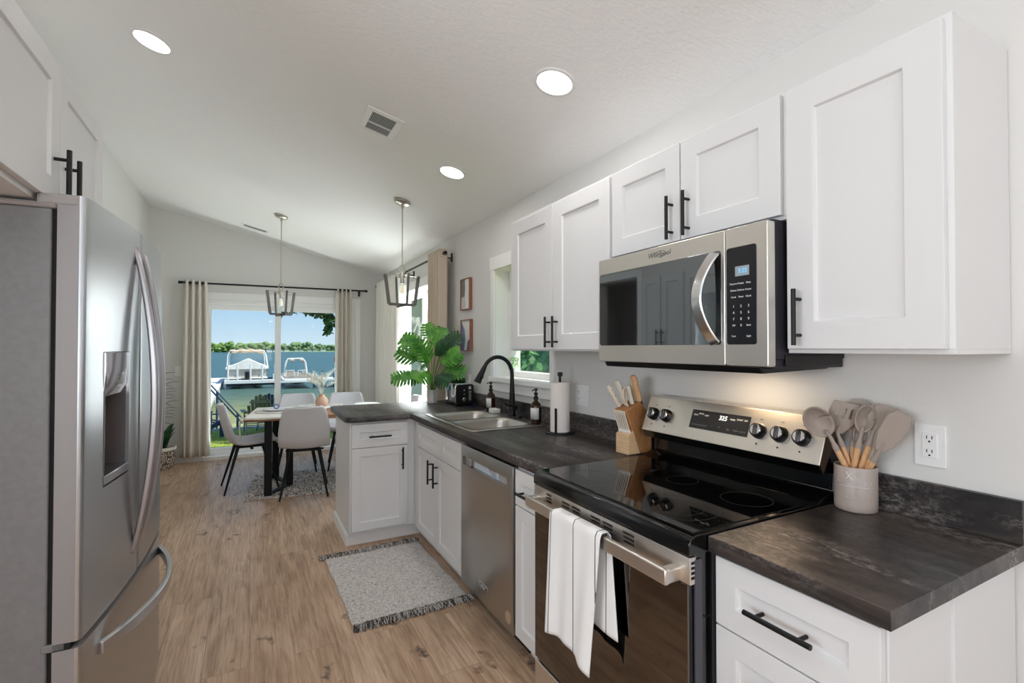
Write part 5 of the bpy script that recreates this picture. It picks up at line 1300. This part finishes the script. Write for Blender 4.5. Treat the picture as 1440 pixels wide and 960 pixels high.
# speed boat on the right lift
SYB = 34.6
t = thing('speed_boat', 'white speedboat with tow arch on a lift, right of the door mullion', 'boat', (2.7, SYB, -.9))
m = M(); rs = []
for y, w, zb_, zt__ in ((0, .92, -.95, -.66), (1.5, 1.0, -1.05, -.62), (3.5, .98, -1.05, -.55), (5, .7, -.95, -.45), (6.2, .08, -.6, -.35)):
    rs.append([(2.68+w, SYB+y, zt__), (2.68+w*.82, SYB+y, (zt__+zb_)/2), (2.68, SYB+y, zb_), (2.68-w*.82, SYB+y, (zt__+zb_)/2), (2.68-w, SYB+y, zt__)])
build('hull', m.rings(rs), noisy('tan_hull', (150, 134, 108), (118, 104, 84), 2, .4), t, smooth=50)
build('gunwale', M().box((1.72, SYB-.4, -.72), (3.66, SYB+.1, -.58)).box((1.72, SYB, -.66), (1.84, SYB+4, -.5)).box((3.54, SYB, -.66), (3.66, SYB+4, -.5)), m_wh, t, bevel=.03)
m = M().tube([(1.98, SYB+2, -.5), (2.08, SYB+2, .45), (2.2, SYB+2, .66), (3.1, SYB+2, .68), (3.28, SYB+2, .45), (3.42, SYB+2, -.5)], .07, 10); build('tow_arch', m, m_wh, t)
build('speakers', M().lathe([(0, 0), (.12, .04), (.13, .25), (0, .3)], (2.3, SYB+1.8, .55), 14, (1, 0, 0)).lathe([(0, 0), (.12, .04), (.13, .25), (0, .3)], (2.9, SYB+1.8, .55), 14, (1, 0, 0)), mat('speaker_grey', (170, 166, 158), .5), t)
for x in (2.02, 2.75): build('windscreen_frame', M().tube([(x, SYB+1.2, -.5), (x+.04, SYB+1.2, -.1), (x+.5, SYB+1.2, -.08), (x+.54, SYB+1.2, -.5)], .03, 8), m_wh, t)
t = thing('boat_lift', 'white cradle boat lift under the speedboat at the right', 'boat lift', (2.7, SYB-.5, -1.2))
build('platform', M().box((1.6, SYB-.6, -.80), (4.0, SYB-.45, -.66)), m_wh, t, bevel=.01)
for x in (1.78, 3.6): build('leg', M().box((x-.06, SYB-.5, -1.9), (x+.06, SYB-.4, -.6)), mat('lift_blue', (60, 84, 110), .5), t)
t = thing('dock', 'short white dock right of the speedboat, partly behind the curtain', 'dock', (5, SYB, -.6)); build('decking', M().box((4.05, SYB-.6, -.72), (7, SYB+1.2, -.60)), m_wh, t); build('pilings', M().cyl((4.9, SYB, -2), (4.9, SYB, -.3), .05, n=8).cyl((4.15, SYB, -2), (4.15, SYB, -.1), .05, n=8), m_navy, t)
t = thing('marker_pole', 'white pole with a red top beyond the speedboat', 'pole', (4.75, 33, -1.2)); build('pole', M().cyl((4.75, 33, -1.9), (4.75, 33, .5), .05, n=10), m_wh, t); build('red_top', M().cyl((4.75, 33, .5), (4.75, 33, .82), .07, n=10), mat('marker_red', (190, 40, 44), .5), t)

t = thing('added_white_house', 'white sided house added to whiten the view through the dining window', 'house', (7.6, 18, -.8))  # house added so the dining window looks out on bright white
build('siding', M().box((4.3, 15.0, -.8), (11, 22, 3.6)), mat('white_siding', (236, 236, 234), .7), t)
build('roof', M().prism([(4.0, 3.6), (11.3, 3.6), (7.65, 5.6)], 14.6, 22.4, 'y'), m_roof, t)
build('window_frame', M().box((8.2, 14.96, .6), (9.4, 15.02, 1.9)), m_trim, t); build('window_pane', M().box((8.28, 14.95, .68), (9.32, 14.99, 1.82)), m_blackgl, t)
# garden chairs on the lawn
def lawn_z(y): return -.24-.58*(y-7.3)/8
def adirondack(x, y, rz, mt, label):
    t = thing('garden_chair', label, 'garden chair', (0, 0, 0)); z0 = 0
    for i in range(7):
        s = i-3; h = .62-.028*s*s; w = .062
        b = (s*.066, -.22, .36); tp = (s*.080, -.44, .36+h)
        build('back_slat', M().bar([b, tp], .018, [w, w*1.16], up=(0, -1, .3)), mt, t, bevel=.003)
    m = M()
    for i in range(6): y_ = .28-.09*i; m.box((-.26, y_-.04, .36-.05*i*.6), (.26, y_+.038, .378-.05*i*.6))
    build('seat_slats', m, mt, t, bevel=.003)
    for s in (-1, 1):
        build('armrest', M().bar([(s*.32, .34, .55), (s*.32, -.36, .57)], .02, .12), mt, t, bevel=.004)
        build('leg', M().bar([(s*.29, .28, 0), (s*.29, .28, .55)], .09, .025, up=(0, 1, 0)), mt, t)
        build('leg', M().bar([(s*.27, .30, .36), (s*.27, -.52, .03)], .10, .025), mt, t)
    build('back_rail', M().box((-.33, -.35, .53), (.33, -.31, .56)).bar([(-.22, -.41, .80), (.22, -.41, .80)], .05, .02), mt, t)
    t.location = (x, y, lawn_z(y)); t.rotation_euler = (0, 0, R(rz))
    return t
m_olive = mat('olive_plastic', (128, 126, 108), .6)
adirondack(.16, 13.6, 4, m_olive, 'olive-grey slatted garden chair on the lawn, back toward the house')
adirondack(.44, 14.75, -4, m_navy, 'navy slatted garden chair behind the olive one, facing the lake')
adirondack(-.98, 13.3, -62, m_navy, 'navy garden chair at the far left of the lawn, beside the left curtain')
adirondack(1.75, 13.2, 60, m_navy, 'navy garden chair on the lawn seen beyond the dining table vase')

# a tree on the lawn whose low branches hang into the view
def leafmass(m, c, r, n, rr_, L=.09):
    for k in range(n):
        a, b_ = rr_.uniform(0, 2*PI), math.acos(rr_.uniform(-1, 1)); q = rr_.random()**.4
        p = Vector(c)+Vector((r[0]*q*math.sin(b_)*math.cos(a), r[1]*q*math.sin(b_)*math.sin(a), r[2]*q*math.cos(b_)))
        d = Vector((rr_.gauss(0, 1), rr_.gauss(0, 1), rr_.gauss(-.6, .7))).normalized(); s_ = d.cross(Vector((rr_.gauss(0, 1), rr_.gauss(0, 1), rr_.gauss(0, 1)))).normalized()
        l = L*rr_.uniform(.6, 1.2); m.add([p, p+d*l*.35+s_*l*.32, p+d*l*.8+s_*l*.2, p+d*l, p+d*l*.8-s_*l*.2, p+d*l*.35-s_*l*.32], [(0, 1, 2, 3, 4, 5)])
m_tl = noisy('tree_leaves', (34, 66, 30), (64, 100, 44), 3, .6); m_bark = noisy('tree_bark', (84, 72, 62), (58, 50, 44), 8, .95)
TP = Vector((5.6, 11.5, -.5)); t = thing('shade_tree', 'large leafy tree at the right of the lawn with low hanging branches', 'tree', TP)
build('trunk', M().tube([TP+Vector((0, 0, -.3)), TP+Vector((.1, 0, 2)), TP+Vector((-.1, 0, 4.2))], [.32, .24, .2], 12), m_bark, t)
build('branch', M().tube([TP+Vector((0, 0, 3.2)), (3.5, 10.6, 3.4), (2.2, 10.0, 3.0), (1.5, 9.7, 2.75), (.6, 9.8, 2.62)], [.12, .08, .05, .03, .012], 8), m_bark, t)
rr_ = random.Random(31); m = M()
for c_, r_c, n_ in (((.48, 9.9, 2.10), (.09, .06, .09), 26), ((.66, 9.85, 2.11), (.08, .06, .07), 20), ((.84, 9.8, 2.11), (.08, .06, .08), 24), ((1.0, 9.7, 2.09), (.1, .06, .07), 26), ((1.13, 9.65, 2.07), (.12, .08, .1), 40), ((1.22, 9.6, 2.05), (.12, .08, .16), 60), ((1.26, 9.55, 1.90), (.10, .08, .16), 50), ((1.24, 9.55, 1.76), (.05, .05, .12), 22), ((1.5, 9.6, 2.1), (.25, .2, .3), 120), ((.8, 9.8, 2.42), (.5, .2, .14), 200), ((1.5, 9.7, 2.5), (.5, .3, .3), 260)): leafmass(m, c_, r_c, n_, rr_, .11)
build('hanging_leaves', m, m_tl, t, smooth=0, recalc=False)
m = M()
for c_, r_c, n_ in (((5.4, 11.2, 5.2), (3.4, 3.0, 2.0), 4600), ((2.2, 12.4, 4.6), (2.6, 2.1, 1.0), 2600)): leafmass(m, c_, r_c, n_, rr_, .34)
build('crown', m, m_tl, t, smooth=0, recalc=False)
# shrubs outside the sink window
for i, (x, y, r) in enumerate(((3.9, 5.6, .95), (4.4, 7.4, 1.0), (4.3, 9.4, 1.0), (6.3, 8.4, 1.2))):
    t = thing('garden_shrub', ['dense green shrub nearest outside the sink window', 'green shrub behind the nearest one outside the sink window', 'green shrub farthest along the side yard', 'tallest blue-green shrub beyond the sink window'][i], 'shrub', (x, y, -.25))
    m = M(); blob(m, (x, y, .6), (r*.78, r*.78, 1.0), rr_); build('core', m, m_leafd, t, smooth=70)
    m = M(); leafmass(m, (x, y, .75), (r, r, 1.25), 1500, rr_, .12); build('foliage', m, noisy('shrub_leaves_%s' % 'abcd'[i], (48, 92, 62), (92, 140, 84), 2, .6), t, smooth=0, recalc=False)
